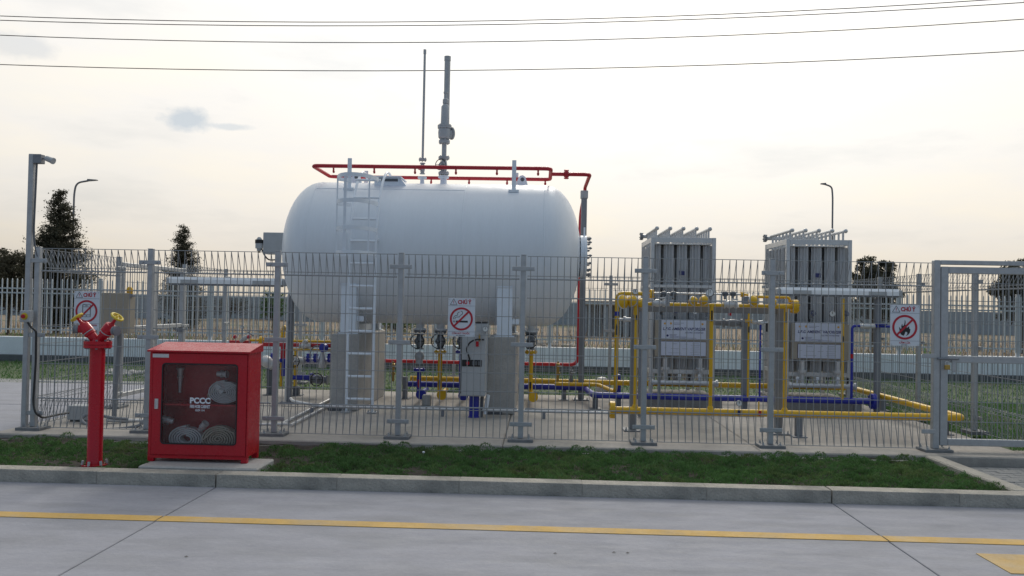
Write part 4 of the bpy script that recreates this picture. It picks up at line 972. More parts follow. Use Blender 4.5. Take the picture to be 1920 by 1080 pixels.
def stand(x, y, z, label, m=None, w=.05, group=None):
    t = thing('pipe_support', (x, y, .1), label, 'pipe support', group)
    MB().box((x-w/2, y-w/2, .112), (x+w/2, y+w/2, z), .003).build('post', m or M_DGREY, t); MB().box((x-w*1.1, y-w*1.1, .1), (x+w*1.1, y+w*1.1, .112), .002).build('base_plate', m or M_DGREY, t); return t

# vents on top of the tank
x = -1.673; zt0 = TZ+TR
vt = thing('vent_pipe', (x, TY, zt0), 'thin tall grey vent pipe on top of the tank', 'vent pipe')
MB().rev((x, TY, zt0-.02), (0, 0, 1), [(0, .035), (.07, .028), (.10, .028), (.10, .062), (.125, .062)], 16).build('nozzle', M_WSTEEL, vt)
gate_valve((x, TY, zt0+.22), (0, 0, 1), (-.3, -1, 0), .026, vt, M_LGREY, M_REDP, 1.2, 3.0)
flange((x, TY, zt0+.345), (0, 0, 1), .055, M_LGREY, vt, .014)
MB().cyl((x, TY, zt0+.36), (x, TY, 4.984), .0165, 10).build('pipe', M_LGREY, vt)
MB().cyl((x, TY, 4.976), (x, TY, 5.036), .021, 10).build('cap', M_LGREY, vt)
x = -1.375; Z = lambda py: 0
rv = thing('relief_valve', (x, TY, zt0), 'grey pressure relief valve with thick discharge stack on the tank', 'relief valve')
MB().rev((x, TY, zt0-.02), (0, 0, 1), [(0, .06), (.05, .045), (.11, .045), (.11, .075), (.14, .075)], 16).build('nozzle', M_WSTEEL, rv)
flange((x, TY, 3.307), (0, 0, 1), .075, M_LGREY, rv, .016)
gate_valve((x, TY, 3.404), (0, 0, 1), (-.35, -1, .1), .036, rv, M_LGREY, M_BLACK, 2.1, 3.2, 3.0)
flange((x, TY, 3.523), (0, 0, 1), .078, M_LGREY, rv, .016)
MB().cyl((x, TY, 3.53), (x, TY, 3.754), .034, 12).build('inlet_pipe', M_LGREY, rv)
flange((x, TY, 3.746), (0, 0, 1), .078, M_LGREY, rv, .02)
za, zb = 3.776, 3.955
MB().rev((x, TY, za), (0, 0, 1), [(0, .06), (.03, .085), (.10, .09), (.15, .085), (zb-za, .075)], 16).cyl((x, TY, za+.09), (x+.09, TY+.05, za+.10), .062, 14).cyl((x+.085, TY+.045, za+.10), (x+.10, TY+.055, za+.102), .09, 16).build('valve_body', M_LGREY, rv)
flange((x, TY, zb), (0, 0, 1), .098, M_LGREY, rv, .022)
MB().rev((x+.005, TY, zb+.02), (0, 0, 1), [(0, .062), (.26, .058), (.30, .030), (.31, .040), (.36, .040), (.38, .024), (.44, .022), (.45, .03), (.47, .03)], 14).build('bonnet', M_LGREY, rv)
xd = -1.36
MB().tube([(x+.10, TY+.055, za+.10), (xd, TY+.06, za+.10), (xd, TY+.06, za+.3), (xd, TY+.06, 4.914)], .042, 14, bend=.05).build('discharge_stack', M_LGREY, rv)
MB().cyl((xd, TY+.06, 4.899), (xd, TY+.06, 4.96), .047, 14).build('stack_cap', M_LGREY, rv)

# red cooling ring above the tank
rr = thing('spray_ring', (-1.4, 11.5, RZ), 'red water spray pipe loop above the tank', 'pipe')
rx0, rx1 = -3.092, 0.11
MB().tube([(rx0, RY0, RZ), (rx1, RY0, RZ), (rx1, RY1, RZ), (rx0, RY1, RZ)], .0265, 12, bend=.09, closed=True).build('ring_pipe', M_REDP, rr)
xr = .655
MB().tube([(rx1, 11.5, RZ), (xr, 11.5, RZ), (xr, 12.78, RZ), (xr, 12.78, RZ-.1)], .0265, 12, bend=.09).build('feed_pipe', M_REDP, rr)
flange((0.329, 11.5, RZ), (1, 0, 0), .068, M_REDP, rr)
xv = 0.596
MB().tube([(xr, 12.78, RZ-.08), (xr-.05, 12.95, RZ-.35), (xv, 12.95, RZ-.6), (xv, 12.95, 0.585), (-3.1, 12.95, 0.585)], .027, 12, bend=.12).build('down_pipe', M_REDP, rr)
for yy in (RY0, RY1):
    for k in range(6):
        xx = rx0+.28+k*(rx1-rx0-.45)/5+(0.1 if yy == RY1 else 0)
        MB().rev((xx, yy+(.02 if yy == RY0 else -.02), RZ-.02), (0, .25 if yy == RY0 else -.25, -1), [(0, .012), (.035, .012), (.04, .018), (.07, .012)], 8).build('spray_nozzle', M_REDP, rr)
cx_ = 0.627
cl_ = thing('steel_column', (cx_, 12.43, .1), 'dark grey steel column right of the tank carrying the red pipe', 'column')
MB().box((cx_-.042, 12.385, .115), (cx_+.042, 12.475, 3.185), .005).build('shaft', M_GREY, cl_)
MB().box((cx_-.055, 12.372, 3.105), (cx_+.055, 12.488, 3.217), .004).build('head_plate', M_GALV, cl_)
MB().box((cx_-.12, 12.33, .1), (cx_+.12, 12.53, .115), .003).build('base_plate', M_GREY, cl_)
for sx in (-.09, .09): inst('bolt', post_bolt, cl_, (cx_+sx, 12.37, .115))

# ================================================================== control cabinet
ax0, ax1 = -0.956, -0.651
cc = thing('control_cabinet', ((ax0+ax1)/2, 10.3, .1), 'grey steel control cabinet in front of the right concrete pier', 'cabinet')
zb_, zt_ = 0.378, 1.264
MB().box((ax0, 10.10, zb_), (ax1, 10.52, zt_-.10), .005).build('housing', M_LGREY, cc)
MB().box((ax0+.17, 10.12, zt_-.098), (ax1+.01, 10.50, zt_), .005).build('top_box', M_LGREY, cc)
MB().box((ax0+.17, 10.115, zt_+.001), (ax1+.01, 10.50, zt_+.014), .002).build('top_lid', M_BLACK, cc)
MB().box((ax0+.014, 10.094, zb_+.012), (ax1-.008, 10.099, zt_-.36), .002).build('door', M_LGREY, cc)
MB().box((ax0+.006, 10.092, zb_+.03), (ax0+.012, 10.099, zt_-.12)).build('door_seal', M_BLACK, cc)
zz = 0.78
MB().box((ax0+.02, 10.085, zz-.040), (ax1-.045, 10.0985, zz+.040), .003).build('switch_panel', M_BLACK, cc)
MB().rev((-0.866, 10.085, zz), (0, -1, 0), [(0, .014), (.012, .014), (.012, .022), (.022, .020), (.024, 0)], 14).build('red_button', M_RED, cc)
for x in (-0.801, -0.766, -0.73): MB().box((x-.012, 10.080, zz-.025), (x+.012, 10.0845, zz+.025), .002).build('switch', M_DGREY, cc)
gauge((-0.659, 10.06, 1.197), (0, -1, 0), .034, cc, .02)
MB().tube([(-0.67, 10.06, 1.068), (-0.766, 10.05, 1.073), (-0.848, 10.04, 1.033), (-0.886, 10.05, 0.948), (-0.842, 10.085, 0.825)], .010, 8, bend=.04).build('hose', M_BLACK, cc)
MB().box((-0.771, 10.06, 0.983), (-0.736, 10.066, 1.047), .001).build('red_tag', M_RED, cc)
MB().cyl((-0.728, 10.07, 1.047), (-0.73, 10.07, 1.138), .010, 8).build('brass_fitting', M_BRASS, cc)
pu = thing('drain_pot', (-0.796, 10.3, .1), 'blue cylindrical drain pot under the control cabinet', 'pot')
x = -0.796
MB().rev((x, 10.3, .1), (0, 0, 1), [(0, .075), (.012, .075), (.012, .062), (zb_-.115, .062), (zb_-.115, .075), (zb_-.102, .075)], 18).build('pot_body', M_BLUE, pu)
MB().cyl((x+.09, 10.3, .1), (x+.10, 10.3, zb_), .02, 8).build('riser', M_DGREY, pu)
MB().cyl((x+.14, 10.31, .14), (x+.17, 10.31, zb_), .025, 8).build('flexible_hose', M_WSTEEL, pu)

# ================================================================== pipework under the tank
def under(pos, label, m, ball=False, zpipe=.22):
    x, z640, z660, z668, z682, z693 = pos; t = thing('tank_outlet', (x, TY, zpipe), label, 'valve', 'valved outlets under the tank')
    zt = TZ-TR+.03
    MB().rev((x, TY, zt), (0, 0, -1), [(0, .06), (.09, .055), (.09, .09), (.115, .09)], 16).build('nozzle', M_WHITE, t)
    flange((x, TY, zt-.13), (0, 0, 1), .085, M_GREY, t, .016)
    gate_valve((x, TY, z640), (0, 0, 1), (-.12, -1, .05), .042, t, M_GREY, M_BLACK, 2.3, 2.6, 3.3)
    z1 = z660
    if ball:
        MB().sph((x, TY, z668), .068, n=16, m=10).rev((x, TY, z682), (0, 0, 1), [(0, .05), (.16, .05)], 12).build('check_valve', M_LGREY, t); z1 = z693
    flange((x, TY, z1), (0, 0, 1), .085, m, t, .016)
    MB().tube([(x, TY, z1), (x, TY, zpipe), (x, 12.35, zpipe)], .031, 14, bend=.09).build('drop_pipe', m, t)
    MB().rev((x+.02, TY-.01, zpipe+.02), (.35, -1, 0), [(0, .035), (.05, .07), (.07, .07), (.075, .0)], 18).build('end_flange', m, t)
    MB().prism([(x-.012, TY-.0325, zpipe+.22), (x+.012, TY-.0325, zpipe+.22), (x+.012, TY-.0325, zpipe+.14), (x, TY-.0325, zpipe+.10), (x-.012, TY-.0325, zpipe+.14)], (0, .004, 0)).build('flow_arrow', M_SBLK if m is M_YEL else M_SRED, t)
under((-1.661, 0.966, 0.819, 0.76, 0.656, 0.575), 'blue tank outlet with black handwheel and grey ball check valve', M_BLUE, True)
under((-1.372, 0.972, 0.825, 0.766, 0.662, 0.581), 'yellow tank outlet with black handwheel left of the control cabinet', M_YEL)
under((-0.116, 0.997, 0.85, 0.791, 0.689, 0.608), 'yellow tank outlet with small handwheel right of the right pier', M_YEL)
under((-1.076, 0.978, 0.831, 0.772, 0.669, 0.588), 'blue tank outlet mostly hidden behind the control cabinet', M_BLUE)

zbk = 0.285
bl = thing('blue_liquid_line', (2.6, 11.4, zbk), 'long blue pipe running low in front of both vaporizers', 'pipe')
MB().tube([(-1.95, 12.4, zbk), (0.669, 12.4, zbk), (0.751, 11.4, zbk), (4.469, 11.4, zbk)], .042, 14, bend=.10).build('pipe', M_BLUE, bl)
flange((4.505, 11.4, zbk), (1, 0, 0), .105, M_BLUE, bl, .03, 'end_flange')
MB().torus((0.749, 11.41, zbk), (1, -.2, 0), .05, .010, 16, 6).build('weld_band', M_LGREY, bl)
x = 4.216; z6 = 1.297
MB().tube([(x, 11.4, zbk), (x, 11.4, z6), (4.743, 11.4, z6)], .0175, 10, bend=.05).build('riser', M_BLUE, bl)
MB().rev((4.317, 11.4, z6), (1, 0, 0), [(0, .03), (.03, .03), (.06, .038), (.12, .038), (.15, .03), (.20, .03)], 10).build('needle_valve', M_ALU, bl)
MB().box((4.516, 11.36, z6+.02), (4.672, 11.40, z6+.035), .003).build('lever', M_BLUE, bl)
MB().rev((x, 11.4, 0.887-.03), (0, 0, 1), [(0, .019), (.06, .019)], 10).build('red_tape', M_RED, bl)
x = 2.989
MB().tube([(x, 11.4, zbk), (x, 11.4, 1.295)], .0125, 10).build('riser', M_BLUE, bl)
MB().rev((2.868, 11.4, 1.309), (1, 0, .05), [(0, .018), (.08, .018), (.09, .03), (.15, .03), (.16, .018), (.26, .016)], 10).build('needle_valve', M_ALU, bl)
MB().box((3.051, 11.35, 1.196), (3.076, 11.37, 1.311), .002).build('lever', M_BLACK, bl)

yl = thing('yellow_gas_line', (2.0, 12.6, .35), 'yellow pipe running behind the vaporizers and round to the front header', 'pipe')
zh = 0.352
xe = 4.644; xs_ = 0.82
MB().tube([(xs_, 9.3, zh), (xe, 9.3, zh), (xe, 12.6, zh), (-1.95, 12.6, zh)], .039, 16, bend=.07).build('main_pipe', M_YEL, yl)
flange((xs_, 9.3, zh), (1, 0, 0), .095, M_YEL, yl, .026, 'end_flange')
ztop = 1.535
rx = [1.071, 1.9, 2.713]
for x in rx:
    MB().tube([(x, 9.3, zh), (x, 9.3, ztop)], .0205, 12).build('riser', M_YEL, yl)
    MB().rev((x, 9.3, zh), (0, 0, 1), [(0, .038), (.050, .032), (.07, .022)], 12).build('branch_tee', M_YEL, yl)
    MB().prism([(x-.009, 9.278, ztop-.18), (x+.009, 9.278, ztop-.18), (x+.009, 9.278, ztop-.06), (x-.009, 9.278, ztop-.06)], (0, .004, 0)).build('flow_arrow', M_SBLK, yl)
gauge((2.204, 9.25, 0.462), (0, -1, 0), .032, yl, .05)
for x, m in ((2.206, M_SBLUE), (2.432, M_SRED)):
    MB().box((x-.016, 9.252, zh-.025), (x+.016, 9.256, zh+.03), .001).build('tag', m, yl)
MB().tube([(2.426, 9.28, zh+.04), (2.426, 9.28, zh+.13)], .008, 8).build('small_riser', M_YEL, yl)
# jog to the tall riser
x = 1.055; z5 = 1.681
yr = thing('yellow_riser', (x, 11.5, .3), 'tall yellow riser bending over at top left of the pipe rack', 'pipe')
MB().tube([(0.23, 12.2, zh), (0.868, 12.2, zh), (x, 11.5, zh-.03), (x, 11.5, z5), (1.419, 11.5, z5)], .0275, 14, bend=.09).build('pipe', M_YEL, yr)
MB().rev((x, 11.5, 1.431), (0, 0, -1), [(0, .029), (.06, .029)], 14).build('blue_band', M_BLUE, yr)
MB().prism([(x-.014, 11.4705, 1.108), (x+.014, 11.4705, 1.108), (x+.014, 11.4705, 1.226), (x, 11.4705, 1.27), (x-.014, 11.4705, 1.226)], (0, .004, 0)).build('flow_arrow', M_SBLK, yr)
MB().rev((x+.03, 11.5, 1.322), (1, 0, 0), [(0, .02), (.06, .02), (.06, .045), (.09, .045), (.09, .03), (.20, .03), (.20, .05), (.23, .05)], 12).build('side_valve', M_ALU, yr)
for (x, ztp, z, zfl), r_, l in (((2.818, 1.451, 1.221, 1.336), .013, 'slim yellow pipe beside the middle grey post'), ((4.075, 1.662, 1.116, 1.374), .018, 'slim yellow pipe right of the second vaporizer board')):
    t = thing('yellow_branch', (x, 11.35, .3), l, 'pipe')
    MB().tube([(x, 11.35, zh-.05), (x, 11.35, ztp)], r_, 10).build('pipe', M_YEL, t)
    MB().prism([(x-.008, 11.33, z-.04), (x+.008, 11.33, z-.04), (x+.008, 11.33, z+.03), (x, 11.33, z+.05), (x-.008, 11.33, z+.03)], (0, .010, 0)).build('flow_arrow', M_SBLK, t)
    if r_ < .015:
        flange((x, 11.35, zfl), (0, 0, 1), .05, M_YEL, t, .012)
        MB().cyl((x+.01, 11.35, zfl-.01), (x+.16, 11.35, zfl-.01), .014, 8).build('nipple', M_ALU, t)

# pipe rack with the regulator train
rk = thing('pipe_rack', (1.736, 9.5, .1), 'grey steel frame carrying the yellow regulator train', 'pipe rack')
c0, c1_ = 1.072, 2.701; zbt = 1.523; zbb = 1.448
for x in (c0, c1_):
    MB().box((x-.037, 9.46, .115), (x+.037, 9.54, zbt+.0), .005).build('column', M_GREY, rk)
    MB().box((x-.11, 9.38, .1), (x+.11, 9.62, .115), .003).build('base_plate', M_GREY, rk)
    for sx in (-.085, .085): inst('bolt', post_bolt, rk, (x+sx, 9.41, .115))
MB().box((c0+.039, 9.465, zbb), (c1_-.039, 9.535, zbt-.004), .005).build('beam', M_GREY, rk)
x = 1.29; MB().box((x-.033, 10.56, .112), (x+.033, 10.64, 1.456), .005).build('rear_column', M_GREY, rk)
x = 1.619; MB().box((x-.018, 11.28, .112), (x+.018, 11.32, 1.4), .003).build('slim_post', M_GREY, rk)
tr = thing('regulator_train', (1.815, 9.3, zbt), 'yellow regulator train with silver valves along the rack top', 'regulator train')
def seg(a, b, m=M_YEL, r=.019, name='pipe', Y=9.3): MB().cyl((a, Y, ztop), (b, Y, ztop), r, 12).build(name, m, tr)
seg(0.967, 1.238); seg(1.439, 2.027); seg(2.202, 2.518); seg(2.518, 2.822, r=.028)
def reg(pos, r=.055, sx=1):
    c_ = Vector(pos); r *= 1.22; d_ = Vector((.6*sx, -.8, .15)).normalized()
    o = MB().rev(c_, d_, [(-.05, .025), (-.03, r*.6), (-.008, r), (.008, r), (.03, r*.75), (.055, r*.35), (.06, 0)], 18).build('regulator', M_YEL, tr)
    MB().rev(c_, d_, [(-.009, r*1.06), (-.001, r*1.06), (-.001, r), (.001, r), (.001, r*1.06), (.009, r*1.06)], 18).build('rim', M_ALU, o)
    MB().cyl(c_, (c_.x, c_.y, ztop), .02, 8).build('stub', M_YEL, o)
reg((0.917, 9.28, 1.553), .062); reg((1.023, 9.28, 1.566), .05, -1); reg((1.124, 9.28, 1.544), .045, -1); reg((1.693, 9.28, 1.579), .042); reg((1.811, 9.28, 1.587), .045, -1); reg((2.349, 9.28, 1.591), .050); reg((2.571, 9.28, 1.577), .035, -1)
MB().tube([(0.99, 9.3, 1.518), (1.065, 9.28, 1.543), (1.063, 9.3, 1.413)], .026, 12, bend=.05).build('elbow', M_YEL, tr)
for xl, c_ in ((1.238, (1.309, 9.3, 1.542)), (2.032, (2.108, 9.3, 1.557))):
    MB().rev((xl, 9.3, ztop+.012), (1, 0, 0), [(0, .045), (.016, .045), (.016, .028), (.05, .042), (.08, .042), (.11, .028), (.125, .045), (.145, .045)], 14).build('ball_valve', M_ALU, tr)
    MB().box((c_[0]-.004, 9.24, ztop+.06), (c_[0]+.07, 9.26, ztop+.075), .003).build('lever', M_ALU, tr)
flange((2.81, 9.3, ztop), (1, 0, 0), .075, M_YEL, tr, .028, 'end_flange')
z7 = 1.636
MB().tube([(2.343, 9.35, 1.579), (2.354, 9.35, z7), (2.766, 9.35, z7), (2.772, 9.35, 1.575)], .015, 10, bend=.04).build('bypass_pipe', M_YEL, tr)
z8 = 1.659
MB().cyl((1.243, 9.35, z8), (2.295, 9.35, z8), .010, 8).build('sensing_line', M_ALU, tr)
for p1, p2 in (((1.372, 9.34, 1.65), (1.367, 9.3, 1.596)), ((1.479, 9.34, 1.652), (1.473, 9.3, 1.598)), ((2.051, 9.34, 1.663), (2.043, 9.3, 1.609)), ((2.14, 9.34, 1.664), (2.131, 9.3, 1.61))):
    MB().rev((p1[0]-.03, 9.34, p1[2]), (1, 0, 0), [(0, .022), (.012, .022), (.014, .03), (.05, .03), (.052, .022), (.065, .022)], 10).cyl(p1, p2, .014, 8).build('small_valve', M_DGREY, tr)
flange((1.242, 9.34, 1.648), (1, 0, 0), .05, M_YEL, tr, .014); flange((2.246, 9.34, 1.66), (1, 0, 0), .028, M_YEL, tr, .012); 
MB().cyl((2.246, 9.34, 1.66), (2.31, 9.34, 1.655), .012, 8).build('nipple', M_YEL, tr)
gauge((1.053, 9.3, 1.668), (0, -1, 0), .032, tr, .06); gauge((1.874, 9.28, 1.67), (-.4, -1, .2), .045, tr, .06)
MB().box(tuple((2.118, 9.44, 1.419)), tuple(a+b for a, b in zip((2.118, 9.44, 1.419), (.034, .006, .032))), .002).build('red_tag', M_RED, tr)
MB().rev((1.986, 9.6, 1.335), (1, 0, 0), [(0, .032), (.10, .032), (.10, .05), (.125, .05), (.125, .03), (.20, .045), (.24, .045), (.30, .03), (.30, .05), (.33, .05)], 12).build('outlet_valve', M_GREY, tr)
cp = thing('steel_column', (2.814, 11.5, 0.109), 'middle grey steel post between the two vaporizers', 'column')
x = 2.808; MB().box((x-.038, 11.46, .112), (x+.038, 11.54, 1.669), .005).build('shaft', M_GREY, cp); MB().box((x-.09, 11.4, .1), (x+.09, 11.6, .112), .003).build('base_plate', M_GREY, cp)

for a in [(2.868, 9.3, zh-.04, 'short grey stand under the front yellow header'), (4.665, 9.75, zh-.04, 'dark stand under the yellow pipe behind the gate post'),
          (0.772, 11.4, zbk-.04, 'left post of the low bench under the blue pipe'), (1.084, 11.4, zbk-.04, 'right post of the low bench under the blue pipe'),
          (4.286, 11.4, zbk-.05, 'grey stand under the right end of the blue pipe'), (0.373, 12.4, zbk-.04, 'grey stand under the blue pipe right of the tank'),
          (-1.949, 12.1, .42, 'grey stand under the pipes left of the blue outlet'), (4.854, 11.95, zh-.04, 'grey stand under the receding yellow pipe')]:
    stand(*a, m=M_GREY if 'grey' in a[3] else M_DGREY, w=.07)
# small instruments on the back lines
for (x, y, z), l in (((0.279, 12.4, 0.491), 'small brass relief valve on the yellow line right of the tank'), ((0.479, 12.4, 0.4), 'small grey vent valve on the blue line right of the tank'), ((-2.182, 12.4, 0.439), 'small brass relief valve left of the blue outlet')):
    t = thing('small_valve', (x, y, z-.1), l, 'valve')
    MB().rev((x, y, z-.12), (0, 0, 1), [(0, .02), (.10, .02), (.10, .035), (.13, .035), (.13, .022), (.20, .022), (.22, .03), (.26, .03), (.27, .012), (.30, .012)], 10).build('body', M_BRASS if 'brass' in l else M_GREY, t)
    MB().box((x-.01, y-.03, z+.10), (x+.06, y-.02, z+.115), .003).build('lever', M_ALU, t)
blk = MB().box(tuple((-1.586, 11.3, 0.136)[:2])+(.1,), ((-1.469, 11.3, 0.138)[0], 11.42, 0.246), .008)
one(blk, 'concrete_block', M_PED, 'small concrete block in front of the tank outlets', 'block', (-1.527, 11.3, 0.137))
hp_ = thing('hand_pump', (0.988, 13.2, 0.34), 'white and blue pump on the lawn behind the blue bench', 'pump')
x = 0.996; MB().rev((x, 13.2, .03), (0, 0, 1), [(0, .10), (.28, .10), (.34, .07), (.36, 0)], 14).build('body', M_LGREY, hp_); MB().rev((x+.24, 13.2, .03), (0, 0, 1), [(0, .06), (.30, .06), (.40, .05), (.41, 0)], 12).build('motor', M_BLUE, hp_)

# ================================================================== vaporizers
fin = MB()
for k in range(4):
    a = R(45*k); c_, s_ = math.cos(a), math.sin(a); e, th = .074, .0022
    P_ = [(c_*e-s_*th, s_*e+c_*th), (-c_*e-s_*th, -s_*e+c_*th), (-c_*e+s_*th, -s_*e-c_*th), (c_*e+s_*th, s_*e-c_*th)]
    fin.prism([(x, y, .62) for x, y in P_], (0, 0, 1.78))
fin.cyl((0, 0, .40), (0, 0, 2.63), .016, 8)
FIN = mesh_of(fin, 'fin_tube', M_FIN, 30)
def vaporizer(X0, X1, label, board):
    Y0, Y1, Z0, Z1 = 11.95, 13.09, .228, 2.505; xm = (X0+X1)/2
    pl = thing('vaporizer_plinth', (xm, 12.4, .1), 'low concrete plinth under the %s vaporizer' % ('first' if board == 1 else 'second'), 'plinth', 'vaporizer plinths')
    MB().box((X0-.06, 11.68, .1), (X1+.06, 13.03, .226), .012).build('plinth_block', M_PLINTHCON, pl)
    t = thing('ambient_vaporizer', (xm, 12.5, Z0), label, 'vaporizer', 'vaporizers')
    p = .052
    for x in (X0, X1-p):
        for y in (Y0, Y1-p): MB().box((x, y, Z0), (x+p, y+p, Z1), .004).build('corner_post', M_ALU, t)
    zm = 1.804; zl = 0.588
    for z, h in ((Z1-.075, .073), (zm-.02, .04), (zl-.03, .06)):
        for y in (Y0+.004, Y1-.014): MB().box((X0+p+.001, y, z), (X1-p-.001, y+.010, z+h), .002).build('cross_rail', M_ALU, t)
        for x in (X0+.004, X1-.014): MB().box((x, Y0+p+.001, z), (x+.010, Y1-p-.001, z+h), .002).build('side_rail', M_ALU, t)
    nx, ny = 5, 6
    fx_ = [X0+.085+(X1-X0-.17)*i/(nx-1) for i in range(nx)]; fy_ = [Y0+.125+(Y1-Y0-.25)*j/(ny-1) for j in range(ny)]
    for x in fx_:
        for y in fy_: inst('fin_tube', FIN, t, (x, y, 0))
        mb = MB().cyl((x, Y0+.03, Z1+.128), (x, Y1-.02, Z1+.128), .022, 10).sph((x, Y0+.03, Z1+.128), .032, n=10, m=6)
        mb.build('top_manifold', M_ALU, t)
        for k in range(5):
            pass
    MB().box((X0+.055, Y0+.055, Z1-.10), (X1-.055, Y1-.055, Z1-.094)).build('light_block_plate', M_ALU, t)  # unseen plate added to stop sky light from above, so fin gaps stay dark
    MB().cyl((X0+.0, Y1-.02, Z1+.10), (X1-.10, Y1-.02, Z1+.10), .030, 12).build('top_header', M_ALU, t)
    flange((X0-.005, Y1-.02, Z1+.10), (1, 0, 0), .06, M_GREY, t, .016)
    # sign boards on a beige carrier
    if board == 1: bx0, bx1, a0, a1, c0_, c1__ = 1.705, 2.35, 1.326, 1.047, 1.017, 0.821
    else: bx0, bx1, a0, a1, c0_, c1__ = 3.595, 4.248, 1.317, 1.047, 1.017, 0.822
    MB().box((X0+.07, 11.875, c1__-.02), (X1-.06, 11.93, a0-.01), .003).build('carrier_panel', M_BEIGE, t)
    b1 = MB().box((bx0, 11.860, a1), (bx1, 11.874, a0), .003).build('name_board', M_BOARD, t)
    xo = .045 if board == 2 else .0
    MB().box((bx0+xo-.004, 11.866, c1__-.004), (bx1+.004-xo*.4, 11.8745, c0_+.004), .002).build('data_border', M_SBLUE, t)
    b2 = MB().box((bx0+xo, 11.860, c1__), (bx1-xo*.4, 11.8655, c0_), .002).build('data_board', M_BOARD, t)
    xc = (bx0+bx1)/2; w = bx1-bx0; yb = 11.8595; hgt = a0-a1
    text('title', 'L.P.G. AMBIENT VAPORIZER', .055, M_SBLUE, b1, (xc+.01, yb, a0-hgt*.46), w*.92, .0012, .25)
    text('subtitle', 'ELECTRIC POWERFREE', .026, M_SBLUE, b1, (xc+w*.24, yb, a0-hgt*.64), w*.40, 0, .25)
    for px_, wd in ((-.40, .06), (-.27, .05), (.42, .06)):
        MB().prism([(xc+px_*w-wd*w/2, yb, a0-hgt*.19), (xc+px_*w, yb, a0-hgt*.26), (xc+px_*w+wd*w/2, yb, a0-hgt*.19), (xc+px_*w, yb, a0-hgt*(.10 if px_ == -.27 else .13))], (0, -.001, 0)).build('emblem', M_SORANGE, b1, 0)
    for k, (rx_, rz_, rw) in enumerate([(-.10, .16, .22), (-.13, .23, .15), (-.22, .74, .16), (-.22, .79, .14), (-.20, .84, .17), (-.02, .86, .20), (-.20, .90, .19), (.14, .91, .30), (-.02, .92, .14)]):
        MB().box((xc+(rx_-rw/2)*w, yb-.0008, a0-hgt*rz_-.0018), (xc+(rx_+rw/2)*w, yb-.0002, a0-hgt*rz_+.0018)).build('text_line', M_SBLUE, b1)
    MB().rev((xc-.34*w, yb, a0-hgt*.80), (0, -1, 0), [(0, .016), (.001, .016)], 10).build('round_mark', M_SBLUE, b1)
    h2 = c0_-c1__
    for k, (rx_, rz_, rw) in enumerate([(-.2, .15, .12), (.08, .15, .06), (.3, .12, .16), (.3, .24, .22), (-.42, .45, .06), (.3, .36, .18), (.3, .5, .24), (-.2, .5, .2), (.05, .5, .14), (.3, .64, .2), (.3, .76, .24), (.3, .88, .2), (-.2, .8, .3)]):
        MB().box((xc+(rx_-rw/2)*w*.9, yb-.0008, c0_-h2*rz_-.0015), (xc+(rx_+rw/2)*w*.9, yb-.0002, c0_-h2*rz_+.0015)).build('text_line', M_GREY, b2)
    # lower manifold, flanged legs and little valves
    zs_ = 0.444; 
    MB().cyl((X0-.0, 11.80, zs_), (X1+.02, 11.80, zs_), .034, 14).build('lower_header', M_ALU, t)
    flange((X0+.02, 11.80, zs_), (1, 0, 0), .05, M_ALU, t, .012); flange((X1, 11.80, zs_), (1, 0, 0), .05, M_ALU, t, .012)
    for fx__ in (X0+.21, X0+.70):
        MB().cyl((fx__, 11.84, zs_), (fx__, 11.84, c1__-.03), .030, 12).build('flanged_leg', M_ALU, t); flange((fx__, 11.84, 0.634), (0, 0, 1), .062, M_ALU, t, .013)
    for k in range(6): MB().rev((X0+.12+.14*k, 11.79, zs_+.04), (0, -.3, 1), [(0, .012), (.05, .012), (.05, .022), (.08, .022)], 8).build('drain_valve', M_BLACK if k % 2 else M_WSTEEL, t)
    # gauges and valves above the boards
    gauge((X0+.62, 11.86, 1.454), (0, -1, 0), .045, t, .05)
    for q_, m in ((.34, M_GREY), (.80, M_GREY)): gate_valve((X0+q_, 11.88, 1.439), (0, 0, 1), (0, -1, .2), .024, t, m, M_SBLUE, 1.3)
    MB().box((X0+.40, 11.93, 1.963), (X0+.48, 11.948, 2.024), .004).build('blue_badge', M_SBLUE, t)
    for sx in (X0-.0, X1-p): MB().box((sx-.03, Y0-.03, Z0-.001), (sx+p+.03, Y0+p+.03, Z0+.010), .002).build('foot_plate', M_ALU, t)
vaporizer(1.569, 2.493, 'aluminium finned ambient vaporizer nearer the tank', 1)
vaporizer(3.487, 4.409, 'aluminium finned ambient vaporizer farther right near the gate', 2)

# ================================================================== lights on posts
def batten(x0, x1, y, z, xp, label, plabel, zb=.1):
    p = thing('lamp_post', (xp, y+.06, zb), plabel, 'post')
    MB().box((xp-.033, y+.025, zb+.012), (xp+.033, y+.095, z-.062), .005).build('post_tube', M_GREY, p); MB().box((xp-.10, y-.04, zb), (xp+.10, y+.16, zb+.012), .003).build('base_plate', M_GREY, p)
    for sx in (-.075, .075): inst('bolt', post_bolt, p, (xp+sx, y-.015, zb+.012))
    t = thing('batten_light', ((x0+x1)/2, y, z), label, 'light fitting', 'weatherproof batten lights')
    MB().prism([(x0+.05, y-.05, z-.035), (x0+.05, y-.05, z+.02), (x0+.05, y-.03, z+.055), (x0+.05, y+.06, z+.055), (x0+.05, y+.06, z-.035)], (x1-x0-.10, 0, 0)).build('housing', M_WALL, t, 0)
    for a, b in ((x0, x0+.05), (x1-.05, x1)): MB().box((a, y-.045, z-.05), (b, y+.055, z+.045), .015).build('end_cap', M_LGREY, t)
    MB().box((x0+.05, y-.04, z-.060), (x1-.05, y+.05, z-.037), .004).build('tray', M_GREY, t)
    for f in (.2, .8): MB().box((x0+(x1-x0)*f-.12, y-.055, z-.034), (x0+(x1-x0)*f+.12, y-.051, z+.018), .001).build('warning_plate', M_LGREY, t)
